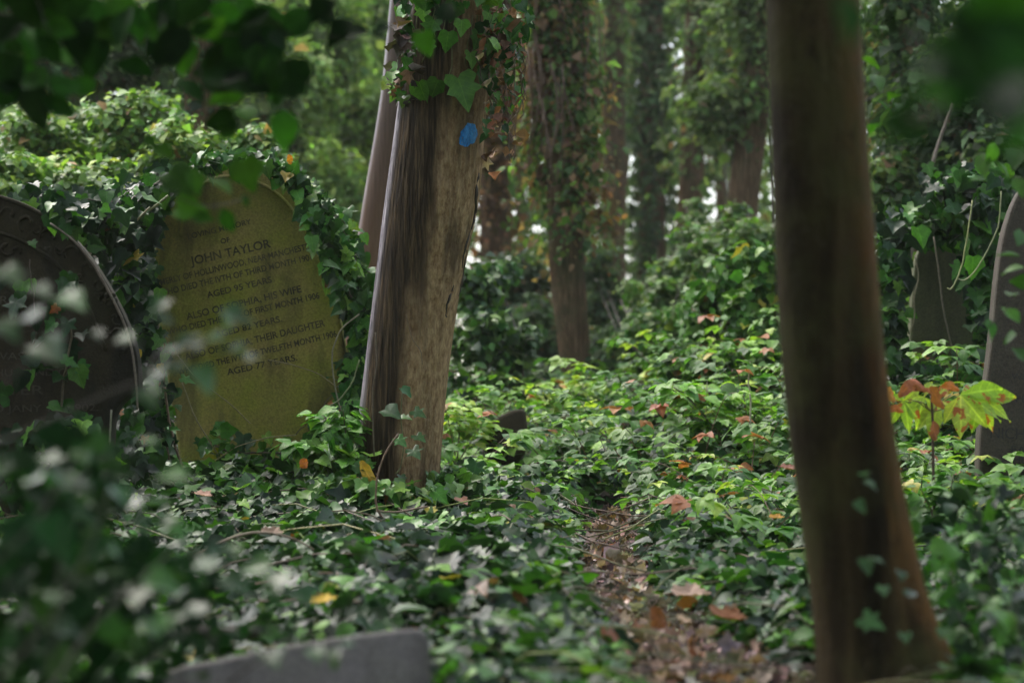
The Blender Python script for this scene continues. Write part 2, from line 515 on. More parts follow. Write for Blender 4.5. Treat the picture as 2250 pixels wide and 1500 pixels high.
def bark_material(name, kind_):
    g = G(name)
    uv = g.n('ShaderNodeUVMap')
    sep = g.n('ShaderNodeSeparateXYZ')
    g.l(uv.outputs[0], sep.inputs[0])
    u, v = sep.outputs[0], sep.outputs[1]
    tc = g.n('ShaderNodeTexCoord')
    ob = tc.outputs['Object']
    str1 = g.noise(g.mapping(ob, (95, 95, 4.5)), 1.0, 6, .7)
    str2 = g.noise(g.mapping(ob, (16, 16, 1.1)), 1.0, 4, .6)
    blot = g.noise(ob, 5, 5, .6)
    fine = g.noise(g.mapping(ob, (60, 60, 26)), 1.0, 6, .72)
    if kind_ == 'main':
        dark = g.ramp(str1, [(.34, (.013, .009, .005)), (.5, (.052, .033, .017)), (.64, (.15, .098, .052))])
        grey = g.ramp(str1, [(.36, (.09, .08, .092)), (.58, (.5, .46, .52))])
        tan = g.ramp(fine, [(.3, (.15, .085, .042)), (.44, (.42, .255, .13)), (.62, (.68, .465, .26))])
        tan = g.mix(g.ramp(str2, [(.38, (.85,) * 3), (.55, (0,) * 3)]), tan, (.14, .09, .052))
        # peeled tan wood on the right half of the trunk; the rest keeps dark smooth bark
        wob = g.math('ADD', g.math('MULTIPLY', g.math('SUBTRACT', str2, .5), .10), g.math('MULTIPLY', g.math('SUBTRACT', blot, .5), .035))
        hw = g.math('MULTIPLY', g.math('SUBTRACT', 1.0, g.math('MULTIPLY', v, .42, True)), 0.02)
        fac = g.math('MULTIPLY', g.math('SUBTRACT', g.math('ADD', g.math('ADD', u, wob), hw), .495), 16.0, True)
        up = g.math('MULTIPLY', g.math('SUBTRACT', .92, u), 40.0, True)
        fac = g.math('MULTIPLY', fac, up)
        col = g.mix(fac, dark, tan)
        sheen = g.math('MULTIPLY', g.math('MULTIPLY', g.math('SUBTRACT', .345, g.math('ADD', u, g.math('MULTIPLY', wob, .35))), 30.0, True), g.math('MULTIPLY', u, 10.0, True))  # purple-grey sheen of the left edge, painted into the bark colour
        col = g.mix(g.math('MULTIPLY', sheen, .85), col, grey)
        foot = g.math('SUBTRACT', 1.0, g.math('MULTIPLY', v, 2.2, True), True)
        col = g.mix(g.math('MULTIPLY', foot, g.ramp(blot, [(.4, (0,) * 3), (.62, (.8,) * 3)])), col, (.03, .026, .02))
        h = g.math('ADD', g.math('MULTIPLY', str1, .6), g.math('ADD', g.math('MULTIPLY', fine, g.math('MULTIPLY', fac, .9)), g.math('MULTIPLY', str2, .4)))
        ro = g.mix(fac, (.7,) * 3, (.85,) * 3)
        return g.out(g.principled(col, ro, h, 1.0, .03, .18))
    if kind_ == 'near':
        base = g.ramp(str2, [(.36, (.016, .011, .006)), (.5, (.036, .025, .011)), (.64, (.07, .049, .022))])
        wob = g.math('MULTIPLY', g.math('SUBTRACT', str2, .5), .12)
        fac = g.math('MULTIPLY', g.math('SUBTRACT', g.math('ADD', u, wob), .55), 7.0, True)  # orange-brown right side; its lit look is put into the colour
        col = g.mix(g.math('MULTIPLY', fac, .9), base, g.ramp(str1, [(.36, (.07, .032, .008)), (.64, (.25, .11, .024))]))
        col = g.mix(g.ramp(blot, [(.46, (0,) * 3), (.66, (.75,) * 3)]), col, (.058, .058, .018))
        crk = g.noise(g.mapping(ob, (16, 16, 9)), 1.0, 5, .7)
        col = g.mix(g.ramp(crk, [(.34, (.6,) * 3), (.44, (0,) * 3)]), col, (.012, .008, .005))
        col = g.mix(g.ramp(fine, [(.58, (0,) * 3), (.75, (.4,) * 3)]), col, (.10, .085, .05))
        return g.out(g.principled(col, .6, g.math('ADD', fine, g.math('ADD', str2, g.math('MULTIPLY', crk, .8))), .9, .012, .08))
    if kind_ == 'slim':
        base = g.ramp(str1, [(.3, (.035, .022, .016)), (.7, (.12, .075, .055))])
        sheen = g.math('MULTIPLY', g.math('SUBTRACT', .37, u), 18.0, True)  # bright left-edge sheen, painted as a paler bark tone
        col = g.mix(g.math('MULTIPLY', sheen, .8), base, g.ramp(str1, [(.3, (.24, .225, .25)), (.7, (.5, .47, .52))]))
        foot = g.math('SUBTRACT', 1.0, g.math('MULTIPLY', v, .8, True), True)
        col = g.mix(g.math('MULTIPLY', foot, .6), col, (.2, .085, .035))
        return g.out(g.principled(col, .5, str1, .5, .008, .4))
    # woodland trunks
    base = g.ramp(str1, [(.34, (.035, .022, .013)), (.52, (.13, .083, .05)), (.7, (.27, .175, .105))])
    col = g.mix(g.ramp(blot, [(.46, (0,) * 3), (.66, (.7,) * 3)]), base, (.045, .06, .025))
    return g.out(g.principled(col, .8, g.math('ADD', str1, str2), .8, .02, .08))


M_BARK = bark_material('peeling_bark', 'main')
M_BARKN = bark_material('brown_bark', 'near')
M_BARKS = bark_material('slim_bark', 'slim')
M_BARKF = bark_material('woodland_bark', 'far')


def stone_material(name, c0, c1, moss, moss_amt, grain=1.0, wet=.75, dark=(.02, .02, .016), dark_amt=.5, bare_top=None):
    g = G(name)
    tc = g.n('ShaderNodeTexCoord')
    ob = tc.outputs['Object']
    n1 = g.noise(ob, 3.2, 6, .62)
    n2 = g.noise(ob, 26, 6, .65)
    n3 = g.noise(ob, 130, 4, .7)
    nb = g.noise(g.mapping(ob, (6, 6, 1.3)), 1, 5, .6)
    col = g.mix(n2, c0, c1)
    col = g.mix(g.math('MULTIPLY', g.ramp(n1, [(.34, (0,) * 3), (.62, (1,) * 3)]), moss_amt), col, moss)
    if bare_top:      # moss thins out towards the drier top of the stone
        sp = g.n('ShaderNodeSeparateXYZ')
        g.l(ob, sp.inputs[0])
        f = g.math('MULTIPLY', g.math('ADD', g.math('SUBTRACT', sp.outputs[2], bare_top[1]), g.math('MULTIPLY', g.math('SUBTRACT', n2, .5), .5)), 2.2, True)
        col = g.mix(g.math('MULTIPLY', f, .85), col, g.mix(n2, bare_top[0], tuple(v * 1.9 for v in bare_top[0])))
    col = g.mix(g.math('MULTIPLY', g.ramp(nb, [(.46, (0,) * 3), (.6, (1,) * 3)]), dark_amt), col, dark)
    col = g.mix(1.0, col, g.ramp(n3, [(.25, (.55,) * 3), (.75, (1.4,) * 3)]), 'MULTIPLY')
    h = g.math('ADD', g.math('MULTIPLY', n3, .5), g.math('MULTIPLY', n2, .9))
    return g.out(g.principled(col, wet, h, .55 * grain, .006, .35))


M_STONE_MOSS = stone_material('mossy_sandstone', (.22, .17, .045), (.36, .29, .08), (.215, .245, .014), .85, .8, dark=(.035, .034, .010), dark_amt=.6, bare_top=((.14, .098, .036), .85))
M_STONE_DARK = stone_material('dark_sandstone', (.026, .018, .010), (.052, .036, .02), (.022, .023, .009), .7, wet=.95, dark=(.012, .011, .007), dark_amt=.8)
M_STONE_GREY = stone_material('grey_granite', (.045, .034, .025), (.08, .062, .046), (.05, .05, .03), .35, 1.2, dark_amt=.3)
M_STONE_REAR = stone_material('green_stone', (.06, .062, .032), (.105, .105, .05), (.05, .065, .018), .7)
M_STONE_SLAB = stone_material('violet_slate', (.14, .122, .124), (.24, .212, .208), (.13, .13, .085), .55, .9, .7, (.06, .052, .045), .75)


def plain(name, c, rough=.7, bump=40, var=.4):
    g = G(name)
    tc = g.n('ShaderNodeTexCoord')
    n1 = g.noise(tc.outputs['Object'], bump, 5)
    lo, hi = tuple(v * (1 - var) for v in c), tuple(v * (1 + var) for v in c)
    return g.out(g.principled(g.ramp(n1, [(.3, lo), (.7, hi)]), rough, n1, .4, .004))


M_LEAD = plain('lead_lettering', (.062, .054, .018), .8, 14, .85)
M_CUT = plain('cut_lettering', (.05, .04, .027), .8)
M_CUTG = plain('cut_lettering_dark', (.03, .027, .024), .8)
M_WOOD = plain('wet_wood', (.05, .034, .022), .6, 30)


def paint_material():
    g = G('blue_paint')
    tc = g.n('ShaderNodeTexCoord')
    n1 = g.noise(g.mapping(tc.outputs['Object'], (1, 1, .55)), 70, 5, .7)
    col = g.ramp(n1, [(.3, (.006, .06, .22)), (.5, (.02, .22, .62)), (.66, (.07, .36, .8))])
    n2 = g.noise(tc.outputs['Object'], 120, 4, .7)       # bare bark shows through where the brush skipped
    sk = g.ramp(n2, [(.33, (0,) * 3), (.38, (1,) * 3)])
    mx = g.n('ShaderNodeMixShader')
    g.l(sk, mx.inputs[0])
    g.l(g.n('ShaderNodeBsdfTransparent').outputs[0], mx.inputs[1])
    g.l(g.principled(col, .5, n1, .9, .004, .4), mx.inputs[2])
    return g.out(mx.outputs[0])


M_PAINT = paint_material()


def soil_material(name, cols, scale=1.0):
    g = G(name)
    tc = g.n('ShaderNodeTexCoord')
    ob = tc.outputs['Object']
    n1 = g.noise(ob, 9 * scale, 6, .7)
    n2 = g.noise(ob, 70 * scale, 5, .7)
    vo = g.n('ShaderNodeTexVoronoi')
    vo.inputs['Scale'].default_value = 55 * scale
    g.l(ob, vo.inputs['Vector'])
    col = g.ramp(n1, [(.3, cols[0]), (.5, cols[1]), (.72, cols[2])])
    col = g.mix(.5, col, g.ramp(n2, [(.3, cols[0]), (.7, cols[2])]))
    h = g.math('ADD', n2, g.math('MULTIPLY', vo.outputs['Distance'], .8))
    return g.out(g.principled(col, .85, h, .9, .02, .2))


M_SOIL = soil_material('forest_soil', [(.012, .01, .007), (.03, .024, .015), (.06, .045, .028)])
M_PATH = soil_material('trodden_earth', [(.08, .058, .05), (.17, .125, .11), (.27, .205, .185)])

# ------------------------------------------------------------------ ground and path
b = Batch()
nu, nv = 170, 230
u = np.linspace(-1, 1, nu)
v = np.linspace(-1, 1, nv)
gx = 6.5 * u + 250 * np.sign(u) * np.abs(u) ** 7
gy = 8 + 9.5 * v + 280 * np.sign(v) * np.abs(v) ** 7
GX, GY = np.meshgrid(gx, gy)
GZ = height(GX, GY)
pd = path_dist(GX, GY)
GZ = GZ - .03 * np.exp(-(pd / 1.1) ** 2)
idx = np.arange(nu * nv).reshape(nv, nu)
q = [idx[:-1, :-1].ravel(), idx[:-1, 1:].ravel(), idx[1:, 1:].ravel(), idx[1:, :-1].ravel()]
b.raw(np.column_stack([GX.ravel(), GY.ravel(), GZ.ravel()]), np.concatenate([np.column_stack([q[0], q[1], q[2]]), np.column_stack([q[0], q[2], q[3]])]))
kind(b.build('ground', M_SOIL), 'structure')

# trodden path: a ribbon laid over the soil
b = Batch()
ts = np.linspace(0, len(PATH) - 1, 150)
cx = np.interp(ts, np.arange(len(PATH)), PATH[:, 0])
cy = np.interp(ts, np.arange(len(PATH)), PATH[:, 1])
for _ in range(14):
    cx[1:-1] = (cx[:-2] + cx[1:-1] * 2 + cx[2:]) / 4
    cy[1:-1] = (cy[:-2] + cy[1:-1] * 2 + cy[2:]) / 4
cw = np.interp(ts, np.arange(len(PATH)), PATHW) * 1.6
nw = 26
sx = np.linspace(-1, 1, nw)
wl = 1 + .25 * noise(ts, 0 * ts, 0, 2.2, 3)
tx, ty = np.gradient(cx), np.gradient(cy)
tl = np.hypot(tx, ty)
nxp, nyp = ty / tl, -tx / tl
RX = cx[:, None] + (nxp * cw * wl)[:, None] * sx
RY = cy[:, None] + (nyp * cw * wl)[:, None] * sx
RZ = height(RX, RY) + .012 - .022 * (1 - sx ** 2) * 0.6 - .03 * np.abs(sx) ** 6 + .006 * noise(RX, RY, 0, 22, 2)
idx = np.arange(150 * nw).reshape(150, nw)
q = [idx[:-1, :-1].ravel(), idx[:-1, 1:].ravel(), idx[1:, 1:].ravel(), idx[1:, :-1].ravel()]
b.raw(np.column_stack([RX.ravel(), RY.ravel(), RZ.ravel()]), np.concatenate([np.column_stack([q[0], q[2], q[1]]), np.column_stack([q[0], q[3], q[2]])]))
kind(b.build('path', M_PATH), 'structure')


def path_top(x, y):
    return height(x, y) + .004


# leaf litter on the path: crumbs of brown leaf and twig
b = Batch()
N = 9500
t = rng.uniform(0, len(PATH) - 1, N)
x = np.interp(t, ts, cx) + rng.normal(0, 1, N) * np.interp(t, ts, cw) * .6
y = np.interp(t, ts, cy) + rng.normal(0, .05, N)
pos = np.column_stack([x, y, path_top(x, y) + rng.uniform(.0, .014, N)])
nrm = unit(np.column_stack([rng.normal(0, .4, N), rng.normal(0, .4, N), np.ones(N)]))
put(b, DEAD, pos, nrm, randdir(N), rng.gamma(2.0, .0062, N) + .005, tints(N, LITTER, .3))
N = 420
t = rng.uniform(0, len(PATH) - 1, N) ** 1.0
x = np.interp(t, ts, cx) + rng.normal(0, 1, N) * np.interp(t, ts, cw) * .45
y = np.interp(t, ts, cy) + rng.normal(0, .05, N)
pos = np.column_stack([x, y, path_top(x, y) + rng.uniform(.008, .02, N)])
nrm = unit(np.column_stack([rng.normal(0, .4, N), rng.normal(-.2, .4, N), np.ones(N)]))
put(b, DEAD, pos, nrm, randdir(N), rng.uniform(.022, .055, N), tints(N, [((.27, .18, .125), 3), ((.36, .27, .22), 4), ((.30, .145, .08), .9), ((.18, .12, .09), 2), ((.45, .36, .30), 2)], .2))
for i in range(420):
    t = rng.uniform(0, len(PATH) - 1)
    x0 = np.interp(t, ts, cx) + rng.normal() * .1
    y0 = np.interp(t, ts, cy)
    L = rng.uniform(.03, .16)
    a = rng.uniform(0, 6.28)
    s = np.linspace(-.5, .5, 4)
    xs, ys = x0 + s * L * math.cos(a), y0 + s * L * math.sin(a) + rng.normal(0, .004, 4)
    b.tube(np.column_stack([xs, ys, path_top(xs, ys) + .008 + rng.uniform(0, .006)]), rng.uniform(.001, .003), 4, tints(1, [((.11, .07, .045), 1), ((.2, .15, .11), 1), ((.05, .035, .025), 1)])[0], 1)
kind(b.build('leaf_litter', [M_DEAD, M_STEM]), 'stuff')['label'] = 'brown crumbs of dead leaf and twig strewn over the narrow path'

# ------------------------------------------------------------------ ground ivy
MAIN_BASE = P(868, 1085, 8.0)
NEAR_BASE = P(1945, 1530, 4.3)


def ivy_thick(x, y):
    return .06 + .075 * np.clip(noise(x, y, 0, 3.0, 5) * .5 + .5, 0, 1) + .03 * np.clip(noise(x, y, 0, 9.0, 6), 0, 1)


def ground_xy(n, y0, y1, side=.8):
    y = rng.uniform(y0, y1, int(n * 1.6))
    hw = .225 * y + side
    keep = rng.uniform(0, .225 * y1 + side, len(y)) < hw
    y = y[keep][:n]
    x = rng.uniform(-1, 1, len(y)) * (.225 * y + side)
    return x, y


b = Batch()
for y0, y1, n, s0, tpl in ((3.3, 5.6, 17000, .052, IVY), (5.6, 9.2, 40000, .053, IVY), (9.2, 17, 30000, .075, FARL)):
    x, y = ground_xy(n, y0, y1)
    pdv = path_dist(x, y)
    edge = 1.3 + .3 * noise(x, y, 0, 7, 8) + np.where(y < 4.9, .1, -.1)
    ok = (pdv > edge) & ~((x > -.72) & (x < -.12) & (y < 4.03)) & ((x - NEAR_BASE[0]) ** 2 + (y - NEAR_BASE[1]) ** 2 > .035)
    right = np.clip((x - np.interp(y, PATH[:, 1], PATH[:, 0])) / .5, -1, 1)
    ok &= rng.uniform(0, 1, len(x)) < np.clip(.78 + .55 * noise(x, y, 0, 4.5, 15), .12, 1)
    x, y, right, pdv = x[ok], y[ok], right[ok], pdv[ok]
    n = len(x)
    e = .03
    th = ivy_thick(x, y) * np.clip((pdv - .9) / 1.2, .15, 1)
    lift = th * rng.uniform(0, 1, n) ** .6
    z = height(x, y) + .01 + lift
    gxn = -(ivy_thick(x + e, y) - ivy_thick(x - e, y)) / (2 * e)
    gyn = -(ivy_thick(x, y + e) - ivy_thick(x, y - e)) / (2 * e)
    nrm = np.column_stack([gxn * .8 + rng.normal(0, .5, n), gyn * .8 - .16 + rng.normal(0, .5, n), np.ones(n)])
    tip = np.column_stack([rng.normal(0, 1, n) + gxn, rng.normal(-.35, 1, n) + gyn, rng.normal(-.3, .3, n)])
    size = s0 * np.clip(np.exp(rng.normal(0, .3, n)), .45, 1.55)
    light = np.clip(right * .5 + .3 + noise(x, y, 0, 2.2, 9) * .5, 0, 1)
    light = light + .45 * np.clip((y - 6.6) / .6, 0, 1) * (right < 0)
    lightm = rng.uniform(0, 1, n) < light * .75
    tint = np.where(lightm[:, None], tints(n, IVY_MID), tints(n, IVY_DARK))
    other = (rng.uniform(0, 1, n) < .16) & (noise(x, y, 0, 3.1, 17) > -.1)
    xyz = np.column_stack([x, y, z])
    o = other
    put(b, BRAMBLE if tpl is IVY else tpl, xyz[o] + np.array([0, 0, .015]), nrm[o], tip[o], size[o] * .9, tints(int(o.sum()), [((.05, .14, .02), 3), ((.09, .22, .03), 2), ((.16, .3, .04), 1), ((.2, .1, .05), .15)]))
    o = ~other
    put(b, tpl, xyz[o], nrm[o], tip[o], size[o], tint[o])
# stalks and runners between the leaves
for i in range(2600):
    yy = rng.uniform(2.8, 8.5)
    xx = rng.uniform(-1, 1) * (.225 * yy + .4)
    if path_dist(np.array([xx]), np.array([yy]))[0] < 1.3:
        continue
    L = rng.uniform(.05, .22) if i % 9 else rng.uniform(.3, .8)
    a = rng.uniform(0, 6.28)
    s = np.linspace(0, 1, 5)
    xs, ys = xx + s * L * math.cos(a), yy + s * L * math.sin(a)
    zs = height(xs, ys) + .01 + ivy_thick(xs, ys) * (.3 + .55 * np.sin(s * 3.0) * rng.uniform(.5, 1.3)) + (0 if i % 9 else .02)
    b.tube(np.column_stack([xs, ys, zs]), .0013 if i % 9 else .0024, 4, tints(1, [((.09, .1, .03), 2), ((.1, .06, .035), 2), ((.2, .22, .07), 1)])[0], 1)
kind(b.build('ground_ivy', [M_IVY, M_STEM]), 'stuff')['label'] = 'carpet of dark glossy ivy leaves covering the cemetery ground'

# ------------------------------------------------------------------ brambles on the bank right of the path
b = Batch()


def bramble_cane(b, x0, y0, L, a, rise, lsize, pal, n_leaf=7):
    s = np.linspace(0, 1, 9)
    xs = x0 + s * L * math.cos(a)
    ys = y0 + s * L * math.sin(a)
    z0 = height(np.array([x0]), np.array([y0]))[0]
    zs = z0 + rise * np.sin(np.clip(s * 1.9, 0, 2.2)) + .02
    zs = np.maximum(zs, height(xs, ys) + .03)
    pts = np.column_stack([xs, ys, zs])
    b.tube(pts, np.linspace(.0025, .001, 9), 4, tints(1, [((.08, .1, .03), 1), ((.14, .07, .04), 1)])[0], 1)
    P0, N0, T0, S0 = [], [], [], []
    for k in range(n_leaf):
        f = .25 + .75 * (k + rng.uniform(0, .6)) / n_leaf
        p = np.array([np.interp(f, s, pts[:, i]) for i in range(3)])
        side = a + (1 if k % 2 else -1) * rng.uniform(.5, 1.4)
        out = np.array([math.cos(side), math.sin(side), rng.uniform(-.05, .25)])
        c = p + out * lsize * rng.uniform(.35, .8)
        nn = unit(np.array([rng.normal(0, .25), rng.normal(-.12, .25), 1.0]))
        sz = lsize * rng.uniform(.65, 1.2)
        for da in (-1.15, 0, 1.15):
            dd = side + da
            P0.append(c)
            N0.append(unit(nn + rng.normal(0, .1, 3)))
            T0.append((math.cos(dd), math.sin(dd), -.12))
            S0.append(sz * (1.0 if da == 0 else .82))
    n = len(P0)
    tt = tints(n_leaf, pal, .12)
    put(b, BRAMBLE, np.array(P0), np.array(N0), np.array(T0), np.array(S0), np.repeat(tt, 3, axis=0))


def bram_height(x, y):
    return .1


cnt = 0
while cnt < 1250:
    y0 = rng.uniform(6.3, 15.5)
    x0 = rng.uniform(-.12 * y0, .225 * y0 + .5)
    xp = np.interp(y0, PATH[:, 1], PATH[:, 0])
    if path_dist(np.array([x0]), np.array([y0]))[0] < 2.6:
        continue
    dens = 1.0 if x0 > xp + .1 else (.75 if y0 > 8.6 else .2)
    dens *= np.clip(.55 + noise(np.array([x0]), np.array([y0]), 0, 1.8, 12)[0], .12, 1)
    if x0 < -.3 or rng.uniform() > dens:
        continue
    if 8.0 < y0 < 9.9 and abs(1125 + F * x0 / y0 - 1113) < 62:
        continue
    if y0 < 8 and rng.uniform() < .55:
        continue
    bramble_cane(b, x0, y0, rng.uniform(.2, .55), rng.uniform(0, 6.28), rng.uniform(.06, .3) * (1.25 if y0 > 9 else .8), rng.uniform(.05, .08), BRAM, rng.integers(5, 9))
    cnt += 1
kind(b.build('bramble_undergrowth', [M_SOFT, M_STEM]), 'stuff')['label'] = 'pale green bramble leaves in low tiers on the bank beside the path'

# ------------------------------------------------------------------ trunks
class Trunk:
    def __init__(s, rows, Z, lumps=.02, flare=0.0, seed=1, lean=0.0, fiss=0.0):
        """rows: (py, x_left, x_right) silhouette in the picture at depth Z"""
        rows = sorted(rows, key=lambda r: -r[0])
        C = np.array([P((r[1] + r[2]) / 2, r[0], Z + lean * (i / len(rows))) for i, r in enumerate(rows)])
        R = np.array([(r[2] - r[1]) / 2 * Z / F for r in rows])
        s.z0, s.z1 = C[0, 2], C[-1, 2]
        s.C, s.R, s.lumps, s.seed, s.flare, s.fiss = C, R, lumps, seed, flare, fiss

    def at(s, u, z):
        """surface point(s) for angle fraction u (0 back, .25 left, .5 front, .75 right) and height z"""
        u, z = np.broadcast_arrays(np.asarray(u, float), np.asarray(z, float))
        cx = np.interp(z, s.C[:, 2], s.C[:, 0])
        cy = np.interp(z, s.C[:, 2], s.C[:, 1])
        r = np.interp(z, s.C[:, 2], s.R)
        a = u * 2 * np.pi
        dx, dy = -np.sin(a), np.cos(a)
        L = 1 + s.lumps * noise(dx * 1.3, dy * 1.3, z * 1.1, 1.6, s.seed) + s.lumps * .35 * noise(dx * 5, dy * 5, z * .8, 1.7, s.seed + 1)
        if s.fiss:      # vertical fissures of the bark
            q = noise(dx * 17, dy * 17, z * 1.6, 1.5, 3, 2)
            L = L + s.fiss * np.where(u < .5, 1.0, .35) * (1 - 2.2 * np.exp(-(q / .16) ** 2)) + s.fiss * .5 * noise(dx * 34, dy * 34, z * 5, 1.4, 8, 2)
        if s.flare:
            hh = np.maximum(z - s.z0, 0)
            L = L + s.flare * np.exp(-hh / .14) * (1 + .6 * np.sin(a * 5 + s.seed))
        return np.stack([cx + dx * r * L, cy + dy * r * L, z], -1)

    def mesh(s, b, nz=150, na=64):
        z = np.linspace(s.z0, s.z1, nz)
        u = np.linspace(0, 1, na + 1)
        U, Zz = np.meshgrid(u, z)
        V = s.at(U, Zz).reshape(-1, 3)
        UV = np.stack([U, Zz - s.z0], -1).reshape(-1, 2)
        idx = np.arange(nz * (na + 1)).reshape(nz, na + 1)
        q = [idx[:-1, :-1].ravel(), idx[:-1, 1:].ravel(), idx[1:, 1:].ravel(), idx[1:, :-1].ravel()]
        b.raw(V, np.concatenate([np.column_stack([q[0], q[1], q[2]]), np.column_stack([q[0], q[2], q[3]])]), UV)

    def uv_of_px(s, px, py):
        if not hasattr(s, 'grid'):
            U, Zz = np.meshgrid(np.linspace(.26, .74, 200), np.linspace(s.z0, min(s.z1, 2.6), 500))
            V = s.at(U, Zz) - CAM
            dep = V @ FWD
            s.grid = U, Zz, 1125 + F * (V @ RGT) / dep, 750 - F * (V @ UPV) / dep
        U, Zz, X, Y = s.grid
        k = np.argmin((X - px) ** 2 + (Y - py) ** 2)
        return U.ravel()[k], Zz.ravel()[k]


def smooth_rows(rows):
    """denser, smoothed silhouette rows"""
    rows = sorted(rows)
    py = np.array([r[0] for r in rows], float)
    yy = np.linspace(py[0], py[-1], 90)
    xl = np.interp(yy, py, [r[1] for r in rows])
    xr = np.interp(yy, py, [r[2] for r in rows])
    for _ in range(3):
        xl[1:-1] = (xl[:-2] + 2 * xl[1:-1] + xl[2:]) / 4
        xr[1:-1] = (xr[:-2] + 2 * xr[1:-1] + xr[2:]) / 4
    return list(zip(yy, xl, xr))


def crown_leaves(b, centres, n, size, pal, tpls=FARL, flat=.6):
    """leaf clumps: centres = (x, y, z, rx, ry, rz)"""
    vol = np.array([c[3] * c[4] * c[5] for c in centres]) ** .7
    vol = vol / vol.sum()
    for c, f in zip(centres, vol):
        m = max(20, int(n * f))
        ncl = max(4, m // 70)
        d = randdir(ncl) * rng.uniform(.15, 1, (ncl, 1)) ** .5
        cc = np.array(c[:3]) + d * np.array(c[3:6])
        k = rng.integers(0, ncl, m)
        rad = min(c[3:6]) * .3 + size * .8
        off = rng.normal(0, .55, (m, 3)) * rad * np.array([1, 1, .7])
        pos = cc[k] + off
        nrm = unit(unit(off) * .45 + np.array([0, -.12, flat]) + rng.normal(0, .38, (m, 3)))
        tip = unit(off * 2 + rng.normal(0, .5, (m, 3)) + np.array([0, 0, -.35]))
        put(b, tpls, pos, nrm, tip, size * np.exp(rng.normal(0, .25, m)), tints(m, pal))


def limbs(b, start, targets, r0, tint=(.07, .05, .035)):
    for t in targets:
        s = np.linspace(0, 1, 10)[:, None]
        mid = (start + t) / 2 + rng.normal(0, .15, 3) + np.array([0, 0, .2])
        pts = (1 - s) ** 2 * start + 2 * s * (1 - s) * mid + s ** 2 * t
        b.tube(pts, np.linspace(r0, r0 * .2, 10), 8, tint)


# --- the main tree with the blue paint mark
rows = [(1240, 742, 968), (1130, 760, 962), (1080, 771, 961), (1030, 776, 966), (960, 783, 972), (800, 803, 986), (700, 815, 1000), (640, 822, 1008), (580, 829, 1020), (500, 838, 1040), (450, 844, 1053), (420, 848, 1057), (385, 852, 1056),
        (330, 861, 1062), (230, 874, 1070), (100, 888, 1078), (0, 900, 1086), (-300, 935, 1110), (-900, 1010, 1165), (-1600, 1100, 1225), (-2600, 1220, 1310)]
main = Trunk(smooth_rows(rows), 8.0, .03, .10, 2, 0, .0065)
root = thing('tree', 'leaning tree with blue paint mark, half dark bark and half peeled tan wood', 'tree', MAIN_BASE)
b = Batch()
main.mesh(b, 420, 320)
trunk_o = b.build('trunk', M_BARK, root)
b = Batch()  # ragged bark lip along the right edge and the dark burnt root at the left
for (px, py, L, r) in [(1050, 445, .2, .006), (1036, 520, .22, .005), (1022, 600, .16, .005), (992, 660, .12, .004)]:
    uu, zz = main.uv_of_px(px - 8, py)
    z = np.linspace(zz - L * .5, zz + L * .5, 12)
    pts = main.at(uu + .012 * np.sin(z * 30) + .01, z)
    b.tube(pts + rng.normal(0, .002, pts.shape), r * np.sin(np.linspace(.25, 2.9, 12)) + .001, 6, (.055, .036, .025))
b.build('bark_ridge', M_STEM, trunk_o, base=root.location)
# blue paint mark: patch that follows the trunk
uc, zc = main.uv_of_px(1030, 298)
b = Batch()
ring, seg = 9, 40
V, UV = [], []
ang = np.linspace(0, 2 * np.pi, seg, endpoint=False)
edge = 1 + .10 * np.sin(ang * 2 + .6) + .07 * np.sin(ang * 3 + 2) + .05 * np.sin(ang * 7) + .03 * np.sin(ang * 13 + 1) + .025 * np.sin(ang * 19)
um, zm = main.uv_of_px(1011, 298)
du = (uc - um)
dz = 27 * 8 / F
for i in range(ring):
    f = i / (ring - 1)
    uu = uc + du * f * edge * np.cos(ang) + du * .12 * f * np.sin(ang)
    zz = zc + dz * f * edge * np.sin(ang)
    p = main.at(uu, zz)
    c = np.array([np.interp(zz, main.C[:, 2], main.C[:, 0]), np.interp(zz, main.C[:, 2], main.C[:, 1]), zz]).T
    p = p + unit(p - c) * .0016
    V.append(p)
V = np.concatenate(V)
i = np.arange(ring - 1)[:, None]
j = np.arange(seg)[None]
pq = (i * seg + j, i * seg + (j + 1) % seg)
Fc = np.concatenate([np.stack([pq[0], pq[0] + seg, pq[1] + seg], -1).reshape(-1, 3), np.stack([pq[0], pq[1] + seg, pq[1]], -1).reshape(-1, 3)])
b.raw(V, Fc)
b.build('paint_mark', M_PAINT, trunk_o, base=root.location)['label'] = 'oval daub of bright blue paint'
b = Batch()
top = main.at(.5, main.z1 - .3)
crown_c = [(top[0] + dx, top[1] + dy, top[2] + dz, rx, rx, .7) for dx, dy, dz, rx in [(0, 0, .4, 1.3), (-1.3, .3, .2, 1.1), (1.2, -.4, .5, 1.1), (.2, 1.2, .8, 1.2), (-.4, -1.3, .6, 1.2)]]
limbs(b, top - np.array([0, 0, .4]), [np.array(c[:3]) for c in crown_c], .06)
b.build('limb', M_STEM, root)
b = Batch()
crown_leaves(b, crown_c, 3000, .14, FARB)
b.build('crown', M_FAR, root)

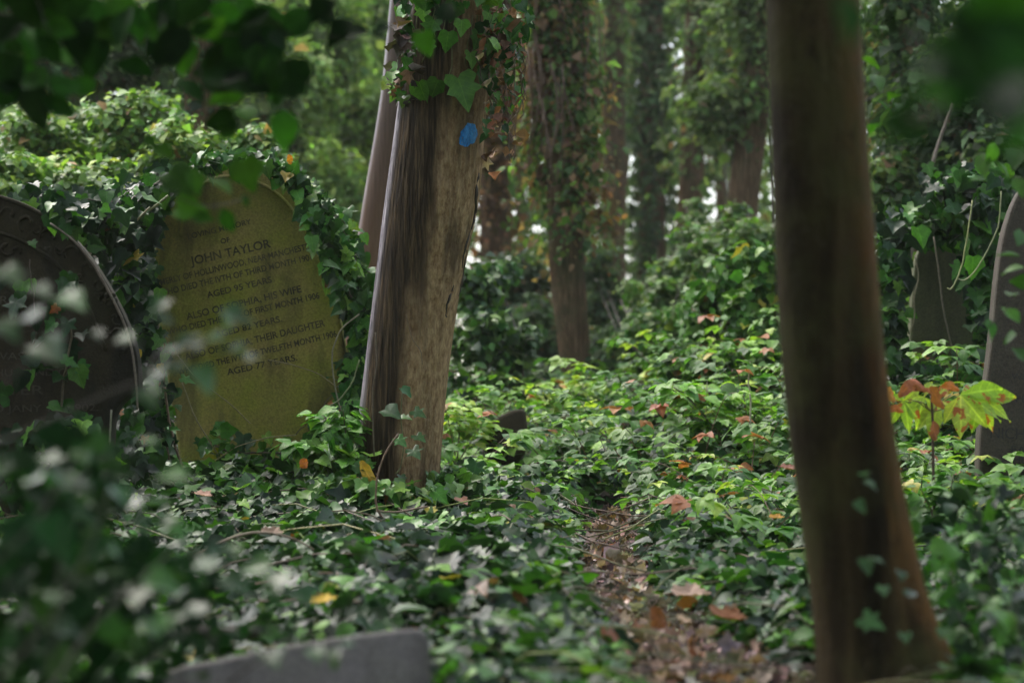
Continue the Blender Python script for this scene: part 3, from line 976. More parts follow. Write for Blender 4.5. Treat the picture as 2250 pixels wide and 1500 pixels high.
# --- big brown trunk nearer to the camera
rows = [(1640, 1770, 2230), (1500, 1803, 2120), (1430, 1795, 2082), (1350, 1786, 2045), (1270, 1777, 2022), (1200, 1768, 2009), (1050, 1746, 1978), (850, 1721, 1950), (750, 1713, 1938), (600, 1705, 1927), (500, 1701, 1920), (300, 1695, 1905),
        (200, 1691, 1897), (0, 1684, 1890), (-300, 1670, 1872), (-900, 1650, 1835), (-2000, 1620, 1780), (-3600, 1590, 1710), (-4900, 1570, 1650)]
near = Trunk(smooth_rows(rows), 4.3, .014, .0, 5, 0, .003)
root = thing('tree', 'thick brown bare trunk standing right beside the path, flaring at its foot', 'tree', NEAR_BASE)
b = Batch()
near.mesh(b, 300, 220)
b.build('trunk', M_BARKN, root)
b = Batch()
top = near.at(.5, near.z1 - .2)
crown_c = [(top[0] + dx, top[1] + dy, top[2] + dz, rx, rx, .7) for dx, dy, dz, rx in [(0, 0, .4, 1.3), (-1.2, -.9, .3, 1.1), (1.4, .2, .2, 1.2), (.3, -1.4, .7, 1.2), (1.2, -1.5, .3, 1.1), (-2.2, -2.2, -1.0, 1.3), (-1.2, -3.6, -1.3, 1.4), (-3.0, -3.8, -1.4, 1.4), (-3.3, -.9, -.8, 1.2), (.6, -4.2, -1.2, 1.3)]]  # low clumps reaching over the camera are unseen, added to shade the foreground
limbs(b, top - np.array([0, 0, .4]), [np.array(c[:3]) for c in crown_c], .055)
b.build('limb', M_STEM, root)
b = Batch()
crown_leaves(b, crown_c, 12000, .14, FARG)
b.build('crown', M_FAR, root)

# --- slim leaning trunk behind the main tree
rows = [(760, 745, 830), (660, 775, 848), (560, 779, 852), (430, 799, 868), (300, 822, 885), (200, 838, 898), (100, 848, 904), (0, 857, 910), (-400, 895, 940), (-1200, 960, 998), (-2000, 1020, 1050)]
slim = Trunk(smooth_rows(rows), 10.5, .02, .0, 7)
bx = slim.C[0]
slim_root = thing('tree', 'slender leaning trunk with a pale sheen painted on its left edge, just behind the blue-marked tree', 'tree', bx)
b = Batch()
slim.mesh(b, 160, 40)
b.build('trunk', M_BARKS, slim_root)
b = Batch()
top = slim.at(.5, slim.z1 - .1)
crown_leaves(b, [(top[0], top[1], top[2] + .4, 1.2, 1.2, .7), (top[0] - .9, top[1] + .7, top[2] + .1, 1.0, 1.0, .6)], 900, .14, FARG)
b.build('crown', M_FAR, slim_root)


# --- woodland trunks farther back, with ivy clothing and crowns
def ivy_sleeve(b, tr, z0, z1, n, size, pal, thick=.12, tpls=FARL, u0=0, u1=1):
    """patchy climbing ivy: thick tufts, bare places, thinning out towards its lower end"""
    zz = rng.uniform(z0 - .5, z1, n)
    uu = rng.uniform(u0, u1, n)
    p = tr.at(uu, zz)
    c = np.column_stack([np.interp(zz, tr.C[:, 2], tr.C[:, 0]), np.interp(zz, tr.C[:, 2], tr.C[:, 1]), zz])
    o = unit(p - c)
    lump = .42 + .85 * noise(p[:, 0] * 2.2 + o[:, 0], p[:, 1] * 2.2 + o[:, 1], p[:, 2] * .9, 2.2, int(tr.seed))
    ok = (lump + rng.normal(0, .15, n) > .22) & (rng.uniform(0, 1, n) < np.clip((zz - z0 + .5) / 1.1, .02, 1))
    p, o, lump, n = p[ok], o[ok], np.clip(lump[ok], .1, 1.6), int(ok.sum())
    tuft = rng.uniform(0, 1, n) ** .8 * thick * lump * np.where(rng.uniform(0, 1, n) < .2, 1.8, 1)
    pos = p + o * tuft[:, None] + rng.normal(0, .02, (n, 3))
    nrm = unit(o * .7 + rng.normal(0, .5, (n, 3)) + np.array([0, 0, .45]))
    tip = unit(np.array([0, 0, -1.0]) + o * .4 + rng.normal(0, .5, (n, 3)))
    tint = tints(n, pal)
    if pal is BROWNISH:       # withered patches among the living ivy
        dead = noise(p[:, 0] * 3, p[:, 1] * 3, p[:, 2] * 1.3, 1.8, 16) + rng.normal(0, .15, n) > .05
        tint = np.where(dead[:, None], tints(n, BROWNISH[4:]), tints(n, BROWNISH[:4]))
    put(b, tpls, pos, nrm, tip, size * np.exp(rng.normal(0, .4, n)), tint)


BROWNISH = [((.05, .095, .035), 3), ((.09, .15, .05), 3), ((.14, .22, .06), 2), ((.24, .15, .09), 3.4), ((.22, .11, .06), 1.4), ((.11, .06, .04), 1.6)]
WOOD = [
    # label, rows, Z, sleeve (py top, py bottom, n, thick, palette)
    ('ivy-clad tree in the middle distance, bare tan trunk below and brown ivy above', [(930, 1222, 1330), (850, 1236, 1310), (760, 1226, 1297), (600, 1207, 1286), (400, 1200, 1278), (0, 1190, 1262), (-900, 1180, 1240)], 15, (-500, 440, 9000, .2, BROWNISH), .072),
    ('dark ivy-covered trunk upright beyond the brightest gaps of sky', [(800, 1400, 1470), (500, 1402, 1462), (0, 1405, 1455), (-700, 1410, 1450)], 24, (-400, 620, 4200, .16, FARD), .1),
    ('dark brown trunk partly bare behind foliage, top centre right', [(760, 1480, 1545), (470, 1490, 1545), (200, 1500, 1555), (0, 1508, 1560), (-600, 1530, 1575)], 21, (60, 330, 700, .2, FARG), .09),
    ('short grey-brown trunk leaning right, close to the left edge of the thick brown trunk', [(600, 1585, 1655), (430, 1600, 1668), (240, 1622, 1690), (0, 1650, 1712), (-500, 1690, 1750)], 18, (-300, 230, 2600, .18, FARG), .08),
    ('faint grey-brown trunk right of the ivy-clad tree', [(800, 1318, 1378), (400, 1322, 1374), (0, 1326, 1372), (-600, 1335, 1370)], 23, (-300, 200, 900, .14, FARG), .09),
    ('dark trunk low between the blue-marked tree and the ivy-clad tree', [(800, 1050, 1130), (500, 1056, 1122), (200, 1066, 1122), (-300, 1080, 1126)], 19, (-300, 470, 2600, .18, BROWNISH), .09),
    ('brown trunk rising behind the mossy headstone', [(520, 398, 492), (300, 408, 488), (100, 400, 480), (-300, 395, 465)], 14.5, (-250, 120, 1600, .1, FARD), .08),
    ('dark ivy-clad trunk behind the thick brown trunk, by the thin leaning pole', [(620, 1940, 2040), (470, 1948, 2034), (300, 1954, 2030), (0, 1965, 2030), (-500, 1980, 2030)], 13, (-300, 330, 3600, .16, FARD), .07),
    ('pale trunk in the upper left wood with green growth at its foot', [(500, 545, 600), (200, 552, 602), (0, 556, 604), (-500, 570, 610)], 20, (150, 480, 700, .2, FARB), .09),
    ('far tree with ivy at the upper left corner of the wood', [(560, 150, 215), (200, 165, 225), (0, 175, 232), (-500, 190, 240)], 17, (-300, 420, 2600, .18, FARD), .08),
    ('thin dark trunk in the shade at the far right', [(640, 2120, 2170), (300, 2132, 2178), (0, 2140, 2184), (-500, 2160, 2195)], 14, (-300, 420, 2600, .2, FARD), .08),
    ('slim light brown trunk in the far wood, left of the blue-marked tree', [(620, 742, 768), (300, 748, 772), (0, 752, 776), (-500, 758, 778)], 26, (-300, 100, 500, .12, FARG), .08),
    ('slim brown trunk leaning in the far wood, left edge of the brightest sky gaps', [(760, 1334, 1358), (300, 1366, 1386), (0, 1392, 1410), (-500, 1420, 1436)], 27, (-300, 150, 600, .12, FARG), .08),
    ('slim brown trunk in the far wood between ivy-clad tree and blue-marked tree', [(760, 1128, 1150), (300, 1136, 1158), (0, 1142, 1162), (-500, 1150, 1166)], 25, (-300, 250, 700, .14, BROWNISH), .08),
    ('slim brown trunk in the far wood above the mossy headstone', [(560, 636, 664), (300, 640, 667), (0, 644, 670), (-500, 650, 672)], 24, (-300, 160, 600, .14, FARG), .08),
    ('slim pale brown trunk left of the dark bare trunk in the far wood', [(760, 1590, 1612), (300, 1566, 1588), (0, 1546, 1566), (-500, 1510, 1528)], 25, (-300, 150, 500, .14, FARG), .08),
]
ivyclad = None
for lab, rows, Z, sl, lsz in WOOD:
    tr = Trunk(smooth_rows(rows), Z, .05, .0, int(rng.integers(1, 9)))
    base = tr.C[0].copy()
    gz = height(np.array([base[0]]), np.array([base[1]]))[0]
    if tr.z0 > gz:   # carry the trunk down into the soil
        tr.C = np.concatenate([[[base[0], base[1], gz - .15]], tr.C])
        tr.R = np.concatenate([[tr.R[0] * 1.12], tr.R])
        tr.z0 = gz - .15
    base[2] = gz
    root = thing('tree', lab, 'tree', base, 'trees of the wood behind the graves')
    b = Batch()
    tr.mesh(b, 90, 28)
    b.build('trunk', M_BARKF, root)
    za, zb = P(1125, sl[1], Z)[2], P(1125, sl[0], Z)[2]
    b = Batch()
    ivy_sleeve(b, tr, za, zb, int(sl[2] * 2.0), lsz * .62, sl[4], sl[3])
    if 'ivy-clad tree in the middle' in lab:
        ivyclad = tr
        for k in range(60):     # dead stems in the ivy
            z = np.linspace(0, rng.uniform(.3, .9), 7) + rng.uniform(za, zb - .8)
            uu = rng.uniform(.2, .8) + .03 * np.sin(z * 5 + k)
            p = tr.at(uu, z)
            c = np.column_stack([np.interp(z, tr.C[:, 2], tr.C[:, 0]), np.interp(z, tr.C[:, 2], tr.C[:, 1]), z])
            b.tube(p + unit(p - c) * rng.uniform(.03, .16), .006, 4, (.14, .085, .055), 1)
    b.build('ivy', [M_FAR, M_STEM], root)
    b = Batch()
    top = tr.at(.5, tr.z1 - .1)
    rr = rng.uniform(1.3, 1.8)
    crown_leaves(b, [(top[0], top[1], top[2] + .8, rr, rr, 1.0), (top[0] + rng.uniform(-1, 1), top[1] + rng.uniform(-1, 1), top[2] + 1.8, rr, rr, 1.0)], 550, .16, FARG)
    b.build('crown', M_FAR, root)


# ------------------------------------------------------------------ shrubs of the understorey
def shrub(name, label, cat, clumps, n, size, pal, mat=None, tpls=FARL, flat=.6, group=None, stems=6, depth=.8):
    """clumps: (px, py, Z, rx_px, ry_px)"""
    mat = mat or M_FAR
    cs = []
    for px, py, Z, rx, ry in clumps:
        c = P(px, py, Z)
        a, bb = rx * Z / F, ry * Z / F
        cs.append((c[0], c[1], c[2], a, depth * max(a, bb * .6), bb))
    bx = np.mean([c[0] for c in cs])
    by = np.mean([c[1] for c in cs])
    bz = height(np.array([bx]), np.array([by]))[0]
    root = thing(name, label, cat, (bx, by, bz), group)
    b = Batch()
    crown_leaves(b, cs, n, size, pal, tpls, flat)
    b.build('foliage', mat, root)
    b = Batch()
    for k in range(stems):
        c = cs[k % len(cs)]
        tgt = np.array(c[:3]) + rng.normal(0, .4, 3) * np.array(c[3:6])
        st = np.array([bx + rng.normal(0, .15), by + rng.normal(0, .15), bz - .05])
        limbs(b, st, [tgt], max(.006, size * .2))
    b.build('stem', M_STEM, root)
    return root


GS = 'shrubs of the understorey'
shrub('ivy_bush', 'broad bright green ivy bush with upright leafy shoots behind the mossy headstone', 'bush',
      [(60, 330, 11.5, 90, 90), (180, 310, 12, 90, 80), (300, 300, 11.5, 90, 90), (400, 330, 11.2, 80, 70), (150, 420, 10.8, 150, 70), (330, 260, 12.5, 40, 70), (90, 260, 12.5, 40, 50), (560, 330, 11.5, 60, 40), (20, 400, 10.5, 60, 60)], 17000, .045, IVY_LIGHT, M_SOFT, FARL, .7, GS)
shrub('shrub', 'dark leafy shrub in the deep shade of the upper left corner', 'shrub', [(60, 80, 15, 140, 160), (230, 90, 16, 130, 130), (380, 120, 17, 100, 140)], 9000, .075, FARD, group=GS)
shrub('shrub', 'tall soft yellow-green shrub between the mossy headstone and the slender trunk', 'shrub', [(690, 120, 21, 110, 190), (770, 300, 22, 80, 200), (620, 230, 20, 100, 160), (700, 420, 19, 90, 110), (800, 60, 23, 90, 120)], 17000, .08, [(tuple(v * 1.5 for v in c), w_) for c, w_ in FARB], group=GS)
shrub('shrub', 'grey-green shrub filling the wood above the mossy headstone', 'shrub', [(520, 80, 18, 90, 120), (590, 260, 17, 80, 90), (470, 180, 19, 90, 120)], 7000, .07, FARG, group=GS)
shrub('holly_bush', 'dark holly bush with bright sky showing through it, right of the blue-marked tree', 'bush', [(1060, 640, 12.5, 60, 70), (1050, 740, 12.2, 60, 50), (1100, 610, 13, 50, 50), (1030, 850, 12, 60, 50), (1110, 760, 12.5, 60, 60), (1150, 850, 12.5, 60, 40)], 3200, .055, HOLLY + IVY_LIGHT[:2], M_GLOSS, FARL, .5, GS)
shrub('shrub', 'shady blue-green shrub at the foot of the ivy-clad tree', 'shrub', [(1170, 760, 17, 90, 90), (1140, 640, 18, 80, 90), (1190, 850, 15.5, 70, 40), (1370, 790, 16.5, 80, 60)], 7000, .065, FARD, group=GS)
shrub('shrub', 'airy green shrub between the ivy-clad tree and the faint trunk, dotted with sky', 'shrub', [(1150, 300, 21, 100, 250), (1320, 200, 25, 90, 250), (1300, 450, 22, 70, 140), (1110, 120, 22, 90, 160), (1240, 120, 23, 80, 160)], 5200, .07, FARG, group=GS)
shrub('shrub', 'mixed green thicket right of the dark upright trunk, dotted with sky', 'shrub', [(1480, 120, 25, 70, 170), (1540, 330, 23, 80, 110), (1470, 330, 24, 60, 100), (1400, 100, 26, 60, 150)], 3600, .07, FARG, group=GS)
shrub('shrub', 'thick blue-green foliage hanging beside the thick brown trunk, top right of centre', 'shrub', [(1640, 120, 19, 90, 150), (1600, 240, 18, 90, 70), (1660, 40, 18, 70, 90), (1570, 60, 21, 70, 110)], 9000, .065, FARG, group=GS)
shrub('shrub', 'loose fresh green shrub on the bank top, below the leaning grey-brown trunk', 'shrub', [(1560, 540, 15, 100, 40), (1470, 590, 16, 60, 40), (1640, 520, 14.5, 60, 40), (1420, 650, 16, 70, 40), (1510, 660, 15.5, 80, 50), (1600, 610, 14.5, 70, 40), (1440, 720, 14, 80, 40), (1520, 480, 16, 30, 50), (1610, 470, 15, 24, 46), (1560, 700, 13.5, 80, 40), (1380, 760, 14.5, 60, 30)], 8500, .05, FARB + BRAM[:3], M_SOFT, FARL, .8, GS, 12)
shrub('ivy_mound', 'mound of grey-green ivy on the bank beside the thick brown trunk', 'ivy', [(1620, 620, 11.8, 70, 60), (1660, 700, 11.5, 60, 60), (1570, 680, 12, 60, 50), (1690, 590, 11.5, 40, 50)], 3600, .055, IVY_MID[1:] + IVY_LIGHT[:2], M_IVY, IVY, .45, GS)
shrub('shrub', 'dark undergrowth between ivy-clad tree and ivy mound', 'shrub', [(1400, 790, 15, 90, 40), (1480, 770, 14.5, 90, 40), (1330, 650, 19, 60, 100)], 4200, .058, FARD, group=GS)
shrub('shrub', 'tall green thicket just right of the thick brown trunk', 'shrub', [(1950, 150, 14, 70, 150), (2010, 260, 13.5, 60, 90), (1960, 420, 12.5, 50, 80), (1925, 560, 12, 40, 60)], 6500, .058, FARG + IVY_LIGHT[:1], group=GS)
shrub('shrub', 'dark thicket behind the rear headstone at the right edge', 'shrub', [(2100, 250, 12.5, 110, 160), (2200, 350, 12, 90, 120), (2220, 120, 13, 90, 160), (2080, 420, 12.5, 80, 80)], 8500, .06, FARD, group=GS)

shrub('bramble_bush', 'heap of pale green brambles climbing the bank below the ivy mound', 'bush', [(1600, 800, 11.2, 90, 40), (1670, 760, 11, 60, 40), (1500, 820, 11.5, 80, 30), (1420, 850, 12, 70, 22)], 2600, .06, BRAM, M_SOFT, BRAMBLE, 1.1, GS)

# small seedlings with tiers of yellow-green leaves
def seedling(label, stems, Z, lsize, pal, tpls=BRAMBLE, mat=None, name='seedling', cat='seedling', stem_col=(.12, .1, .05), tier=3):
    """stems: list of pixel polylines; leaf pairs along them"""
    mat = mat or M_SOFT
    base = P(stems[0][0][0], stems[0][0][1], Z)
    root = thing(name, label, cat, base)
    bs, bl = Batch(), Batch()
    for st in stems:
        pts = PP(st, Z)
        n = 12
        tt = np.linspace(0, len(st) - 1, n)
        pts = np.column_stack([np.interp(tt, np.arange(len(st)), pts[:, i]) for i in range(3)])
        pts[:, 1] += np.linspace(0, rng.uniform(-.12, .12), n)
        bs.tube(pts, np.linspace(.0035, .0015, n), 5, stem_col)
        k = np.arange(4, n)
        for i in k:
            for s_ in (-1, 1):
                for q in range(tier):
                    d = np.array([s_ * rng.uniform(.5, 1.1), rng.normal(0, .7), rng.uniform(-.15, .25)])
                    p0 = pts[i] + d * lsize * rng.uniform(.1, .9)
                    bl.leaves(tpls[int(rng.integers(0, len(tpls)))], p0[None], np.array([[rng.normal(0, .25), -.2 + rng.normal(0, .25), 1]]), d[None], lsize * rng.uniform(.6, 1.1), tints(1, pal))
    bs.build('stem', M_STEM, root)
    bl.build('foliage', mat, root)
    return root


YEL = [((.28, .42, .06), 3), ((.2, .36, .05), 3), ((.38, .45, .08), 1.5), ((.4, .2, .06), .4)]
seedling('yellow-green seedling with tiered leaves below the ivy-clad tree', [[(1245, 1000), (1240, 900), (1225, 845)], [(1245, 960), (1210, 880), (1180, 850)], [(1250, 950), (1270, 870), (1290, 830)], [(1245, 1000), (1225, 930), (1200, 900)]], 11.5, .065, YEL)
seedling('pale green seedling leaning out at the right foot of the blue-marked tree', [[(1005, 1010), (1010, 930), (1020, 885)], [(1000, 1000), (985, 920), (978, 890)], [(1010, 1010), (1040, 960), (1060, 930)]], 9.6, .06, YEL)
seedling('light green sprig with soft leaves between mossy headstone and blue-marked tree', [[(770, 1010), (735, 940), (700, 910)], [(775, 1010), (760, 950), (755, 900)], [(760, 1020), (700, 980), (650, 975)]], 7.9, .065, [((.07, .2, .02), 3), ((.12, .3, .03), 2)])
seedling('tall fresh green sapling with large leaves on the bank', [[(1590, 1000), (1570, 900), (1555, 850)], [(1590, 980), (1620, 900), (1650, 870)], [(1590, 960), (1520, 880), (1480, 850)]], 9.4, .085, [((.16, .34, .04), 3), ((.1, .25, .03), 2), ((.24, .4, .06), 1)])
seedling('low green leafy plant between thick brown trunk and right-hand headstone', [[(2060, 1200), (2120, 1110), (2150, 1060)], [(2060, 1200), (2040, 1120), (2010, 1070)], [(2070, 1200), (2080, 1110), (2090, 1040)], [(2090, 1210), (2170, 1150), (2220, 1130)]], 6.6, .06, [((.05, .15, .02), 3), ((.09, .22, .03), 2)])

# far woodland: the wood in view beyond the single trees, and an unseen shading ring
b = Batch()
N = 150000
ang = rng.uniform(-.42, .42, N)
rad = rng.uniform(29, 42, N)
x, y = rad * np.sin(ang), rad * np.cos(ang)
z = -1 + rng.uniform(0, 1, N) ** .9 * 9.5
pxs = 1125 + F * x / y
cl = noise(x, y, z, .55, 13) + .35 * noise(x, y, z, 1.7, 14)
pys = 750 - F * (z - .75 - y * .0436) / y
# thin places where the sky comes through
thin = np.exp(-((pxs - 1060) / 70) ** 2 - ((pys - 640) / 260) ** 2) + np.exp(-((pxs - 1400) / 75) ** 2) * .8 + np.exp(-((pxs - 1560) / 50) ** 2 - ((pys - 400) / 130) ** 2) + .5 * np.exp(-((pxs - 1490) / 60) ** 2 - ((pys - 50) / 90) ** 2)
keep = (cl > -.8 + .25 * thin) & (rng.uniform(0, 1, N) < 1 - .68 * np.clip(thin, 0, 1))
pos = np.column_stack([x, y, z])[keep]
n = len(pos)
put(b, FARL, pos, unit(np.array([0, -.3, .5]) + rng.normal(0, .5, (n, 3))), randdir(n) + np.array([0, 0, -.4]), .15 * np.exp(rng.normal(0, .25, n)), tints(n, FARG))
N = 20000      # unseen ring at the sides and behind, added to shade, in larger sprays
ang = rng.uniform(.42, 2 * np.pi - .42, N)
rad = rng.uniform(9, 22, N) + np.where(np.cos(ang) > .6, 8, 0) + np.where(np.cos(ang) < -.7, 6, 0)
x, y = rad * np.sin(ang), rad * np.cos(ang) + 4
z = height(x, y) + rng.uniform(0, 1, N) ** .9 * 7.5
put(b, FARL, np.column_stack([x, y, z]), unit(np.array([0, 0, .5]) + rng.normal(0, .5, (N, 3))), randdir(N) + np.array([0, 0, -.4]), .42 * np.exp(rng.normal(0, .25, N)), tints(N, FARG))
kind(b.build('distant_woodland', M_FAR), 'stuff')['label'] = 'distant green woodland closing the view behind the trees'


# ------------------------------------------------------------------ headstones
def smooth_outline(px, closed=True, it=2):
    a = np.array(px, float)
    for _ in range(it):          # corner cutting
        nx = np.roll(a, -1, 0)
        a = np.column_stack([a * .75 + nx * .25, a * .25 + nx * .75]).reshape(-1, 2)
    return a


class Stone:
    def __init__(s, name, label, outline_px, O, roll, n, thick, mat, bevel=.008, it=2, base_px=None):
        s.O = np.asarray(O, float)
        s.n = unit(n)
        u0 = unit(np.cross(np.array([0, 0, 1.0]), s.n) * 1.0)
        if u0[0] < 0:
            u0 = -u0
        v0 = np.cross(s.n, u0)
        if v0[2] < 0:
            v0 = -v0
        c, r = math.cos(roll), math.sin(roll)
        s.u = c * u0 + r * v0
        s.v = -r * u0 + c * v0
        pts = smooth_outline(outline_px, it=it)
        W = np.array([hit(p[0], p[1], s.O, s.n) for p in pts])
        s.L = np.column_stack([(W - s.O) @ s.u, (W - s.O) @ s.v])
        s.root = thing(name, label, 'headstone', hit(*(base_px or outline_px[0]), s.O, s.n))
        s.thick, s.bevel = thick, bevel
        s.face = s.slab(mat)

    def w(s, lx, ly, off=0.0):
        lx, ly = np.asarray(lx, float), np.asarray(ly, float)
        return s.O + lx[..., None] * s.u + ly[..., None] * s.v + (np.asarray(off, float)[..., None] if np.ndim(off) else off) * s.n

    def loc(s, px, py):
        d = hit(px, py, s.O, s.n) - s.O
        return np.array([d @ s.u, d @ s.v])

    def slab(s, mat):
        L = s.L
        area = .5 * np.sum(L[:, 0] * np.roll(L[:, 1], -1) - np.roll(L[:, 0], -1) * L[:, 1])
        if area < 0:
            L = L[::-1]
            s.L = L
        nx = np.roll(L, -1, 0) - np.roll(L, 1, 0)
        nrm = unit(np.column_stack([nx[:, 1], -nx[:, 0]]))     # outward
        rings = []
        bv = s.bevel
        for inset, dep in ((bv, 0), (bv * .3, -bv * .3), (0, -bv), (0, -s.thick + bv), (bv, -s.thick)):
            q = L - nrm * inset
            rings.append(s.w(q[:, 0], q[:, 1], dep))
        m = len(L)
        V = np.concatenate(rings)
        faces = []
        for r in range(len(rings) - 1):
            for i in range(m):
                j = (i + 1) % m
                faces.append((r * m + i, (r + 1) * m + i, (r + 1) * m + j, r * m + j))
        faces.append(tuple(range(m)))
        faces.append(tuple(range((len(rings) - 1) * m, len(rings) * m))[::-1])
        me = bpy.data.meshes.new('slab')
        base = np.array(s.root.location)
        me.from_pydata([tuple(p - base) for p in V], [], faces)
        me.update()
        me.materials.append(mat)
        o = bpy.data.objects.new('slab', me)
        COL.objects.link(o)
        o.parent = s.root
        return o

    def text(s, lines, mat, depth=.002, name='lettering', weight=.012):
        """lines: (text, (px,py) start, (px,py) end, cap height in px)"""
        for body, A, B, hpx in lines:
            b = Batch()
            V, T = glyphs(body, weight)
            a, e = s.loc(*A), s.loc(*B)
            d = e - a
            x0, x1 = V[:, 0].min(), V[:, 0].max()
            t = (V[:, 0] - x0) / (x1 - x0)
            dist = np.linalg.norm(s.O - CAM)
            hh = hpx * dist / F / .70
            perp = np.array([-d[1], d[0]]) / np.linalg.norm(d)
            Lp = a + t[:, None] * d + V[:, 1:2] * hh * perp
            W = s.w(Lp[:, 0], Lp[:, 1]) + (V[:, 2:3] / .02 * depth) * s.n
            b.raw(W, T)
            b.build(name, mat, s.face, False, s.root.location)


# --- leaning mossy headstone
O = P(560, 750, 8.8)
taylor = Stone('headstone', 'tall leaning headstone covered in yellow-green moss with dark lettering', [(408, 1100), (372, 860), (338, 640), (338, 540), (362, 440), (400, 392), (455, 358), (520, 350), (590, 378), (645, 425), (690, 500), (725, 600), (750, 720), (772, 860), (795, 1000), (800, 1100)], O, math.radians(12), (-.04, -1, .09), .12, M_STONE_MOSS, .012, 2, (600, 1040))
b = Batch()      # incised inner arch
arc = smooth_outline([(395, 520), (405, 440), (455, 392), (520, 384), (590, 408), (640, 452), (676, 520)], it=0)
tt = np.linspace(0, 6, 60)
arc = np.column_stack([np.interp(tt, np.arange(7), arc[:, 0]), np.interp(tt, np.arange(7), arc[:, 1])])
for _ in range(30):
    arc[1:-1] = (arc[:-2] + arc[1:-1] * 2 + arc[2:]) / 4
W = np.array([taylor.w(*taylor.loc(*p)) for p in arc])
b.tube(W, .008, 6)
b.build('arch_moulding', M_STONE_MOSS, taylor.face, base=taylor.root.location)
taylor.text(TXT_MOSS, M_LEAD, .0016, weight=.016)

# --- dark carved headstone at the left
O = P(60, 800, 7.2)
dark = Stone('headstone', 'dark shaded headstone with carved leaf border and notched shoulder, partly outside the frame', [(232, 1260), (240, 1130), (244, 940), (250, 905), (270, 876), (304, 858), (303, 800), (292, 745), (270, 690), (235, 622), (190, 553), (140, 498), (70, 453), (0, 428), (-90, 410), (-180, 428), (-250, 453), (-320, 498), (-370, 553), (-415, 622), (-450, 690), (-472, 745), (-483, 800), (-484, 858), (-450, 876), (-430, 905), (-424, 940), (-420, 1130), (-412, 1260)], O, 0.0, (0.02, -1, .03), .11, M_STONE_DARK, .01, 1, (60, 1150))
# raised rim and inner arch
rim = np.array([(301, 850), (300, 800), (289, 745), (267, 691), (232, 624), (187, 556), (138, 502), (70, 457), (0, 432), (-90, 414)], float)
inner = np.array([(232, 770), (212, 715), (190, 665), (160, 620), (120, 575), (70, 540), (10, 512), (-90, 498)], float)
for a, r in ((rim, .0075), (inner, .006)):
    b = Batch()
    tt = np.linspace(0, len(a) - 1, 70)
    aa = np.column_stack([np.interp(tt, np.arange(len(a)), a[:, 0]), np.interp(tt, np.arange(len(a)), a[:, 1])])
    for _ in range(12):
        aa[1:-1] = (aa[:-2] + aa[1:-1] * 2 + aa[2:]) / 4
    b.tube(np.array([dark.w(*dark.loc(*p), .002) for p in aa]), r, 8)
    b.build('rim_moulding', M_STONE_DARK, dark.face, base=dark.root.location)
b = Batch()     # rosette and leaf scrolls


def ball(b, c, r, sc=(1, 1, 1)):
    n1, n2 = 8, 12
    th = np.linspace(0, np.pi, n1)
    ph = np.linspace(0, 2 * np.pi, n2, endpoint=False)
    T, Ph = np.meshgrid(th, ph, indexing='ij')
    V = np.stack([np.sin(T) * np.cos(Ph) * sc[0], np.sin(T) * np.sin(Ph) * sc[1], np.cos(T) * sc[2]], -1).reshape(-1, 3) * r + c
    idx = np.arange(n1 * n2).reshape(n1, n2)
    i2 = np.roll(idx, -1, 1)
    q = [idx[:-1].ravel(), i2[:-1].ravel(), i2[1:].ravel(), idx[1:].ravel()]
    b.raw(V, np.concatenate([np.column_stack([q[0], q[3], q[2]]), np.column_stack([q[0], q[2], q[1]])]))


for a in range(5):
    an = a * 2 * math.pi / 5 + .3
    ball(b, dark.w(*dark.loc(242 + 11 * math.cos(an), 658 + 11 * math.sin(an)), .006), .0105)
ball(b, dark.w(*dark.loc(242, 658), .008), .007)
b.build('rosette', M_STONE_DARK, dark.face, base=dark.root.location)
b = Batch()
for (px, py, r, a0, a1) in [(215, 625, 16, 0, 4.5), (195, 590, 20, 2, 6), (255, 700, 15, 1, 5), (262, 735, 16, 3, 7.5), (240, 720, 12, 0, 4), (160, 555, 20, 2.5, 6.5), (110, 520, 22, 3, 7), (60, 490, 22, 2, 6.2), (20, 470, 18, 3, 7), (15, 545, 18, .5, 4.8), (40, 552, 11, 3.4, 7.2), (130, 548, 13, 0, 4), (272, 775, 12, 2, 6), (80, 505, 14, 5, 9), (178, 610, 11, 1, 5), (225, 650, 9, 2, 5)]:
    t = np.linspace(a0, a1, 16)
    rr = r * np.linspace(1, .35, 16)
    pts = np.array([dark.w(*dark.loc(px + c * math.cos(k), py + c * math.sin(k)), .003) for k, c in zip(t, rr)])
    b = Batch()
    b.tube(pts, np.linspace(.0035, .0075, 16), 6)
    b.build('carved_scroll', M_STONE_DARK, dark.face, base=dark.root.location)
dark.text(TXT_DARK, M_CUT, .0012, weight=.0)

# --- right-hand granite headstone
O = P(2250, 800, 7.6)
right_stone = Stone('headstone', 'grey-brown headstone cut by the right edge of the view, curved left side', [(2148, 1180), (2150, 1060), (2152, 960), (2164, 860), (2180, 740), (2190, 610), (2206, 500), (2240, 410), (2300, 345), (2400, 310), (2510, 345), (2570, 410), (2600, 500), (2615, 610), (2625, 740), (2640, 860), (2650, 960), (2652, 1180)], O, math.radians(-4), (-.06, -1, .05), .12, M_STONE_GREY, .012, 2, (2300, 1150))
right_stone.text(TXT_GREY, M_CUTG, .0012, weight=.0)

# --- rear ivy-hung stone on the right
O = P(2080, 700, 10.0)
rear = Stone('headstone', 'dark green shaded headstone hung with ivy, behind the orange-spotted chestnut leaves', [(1972, 960), (1988, 850), (2000, 740), (2006, 620), (2012, 560), (2035, 520), (2080, 500), (2130, 515), (2160, 560), (2170, 640), (2176, 760), (2182, 960)], O, 0, (-.05, -1, .08), .12, M_STONE_REAR, .012, 2, (2080, 930))

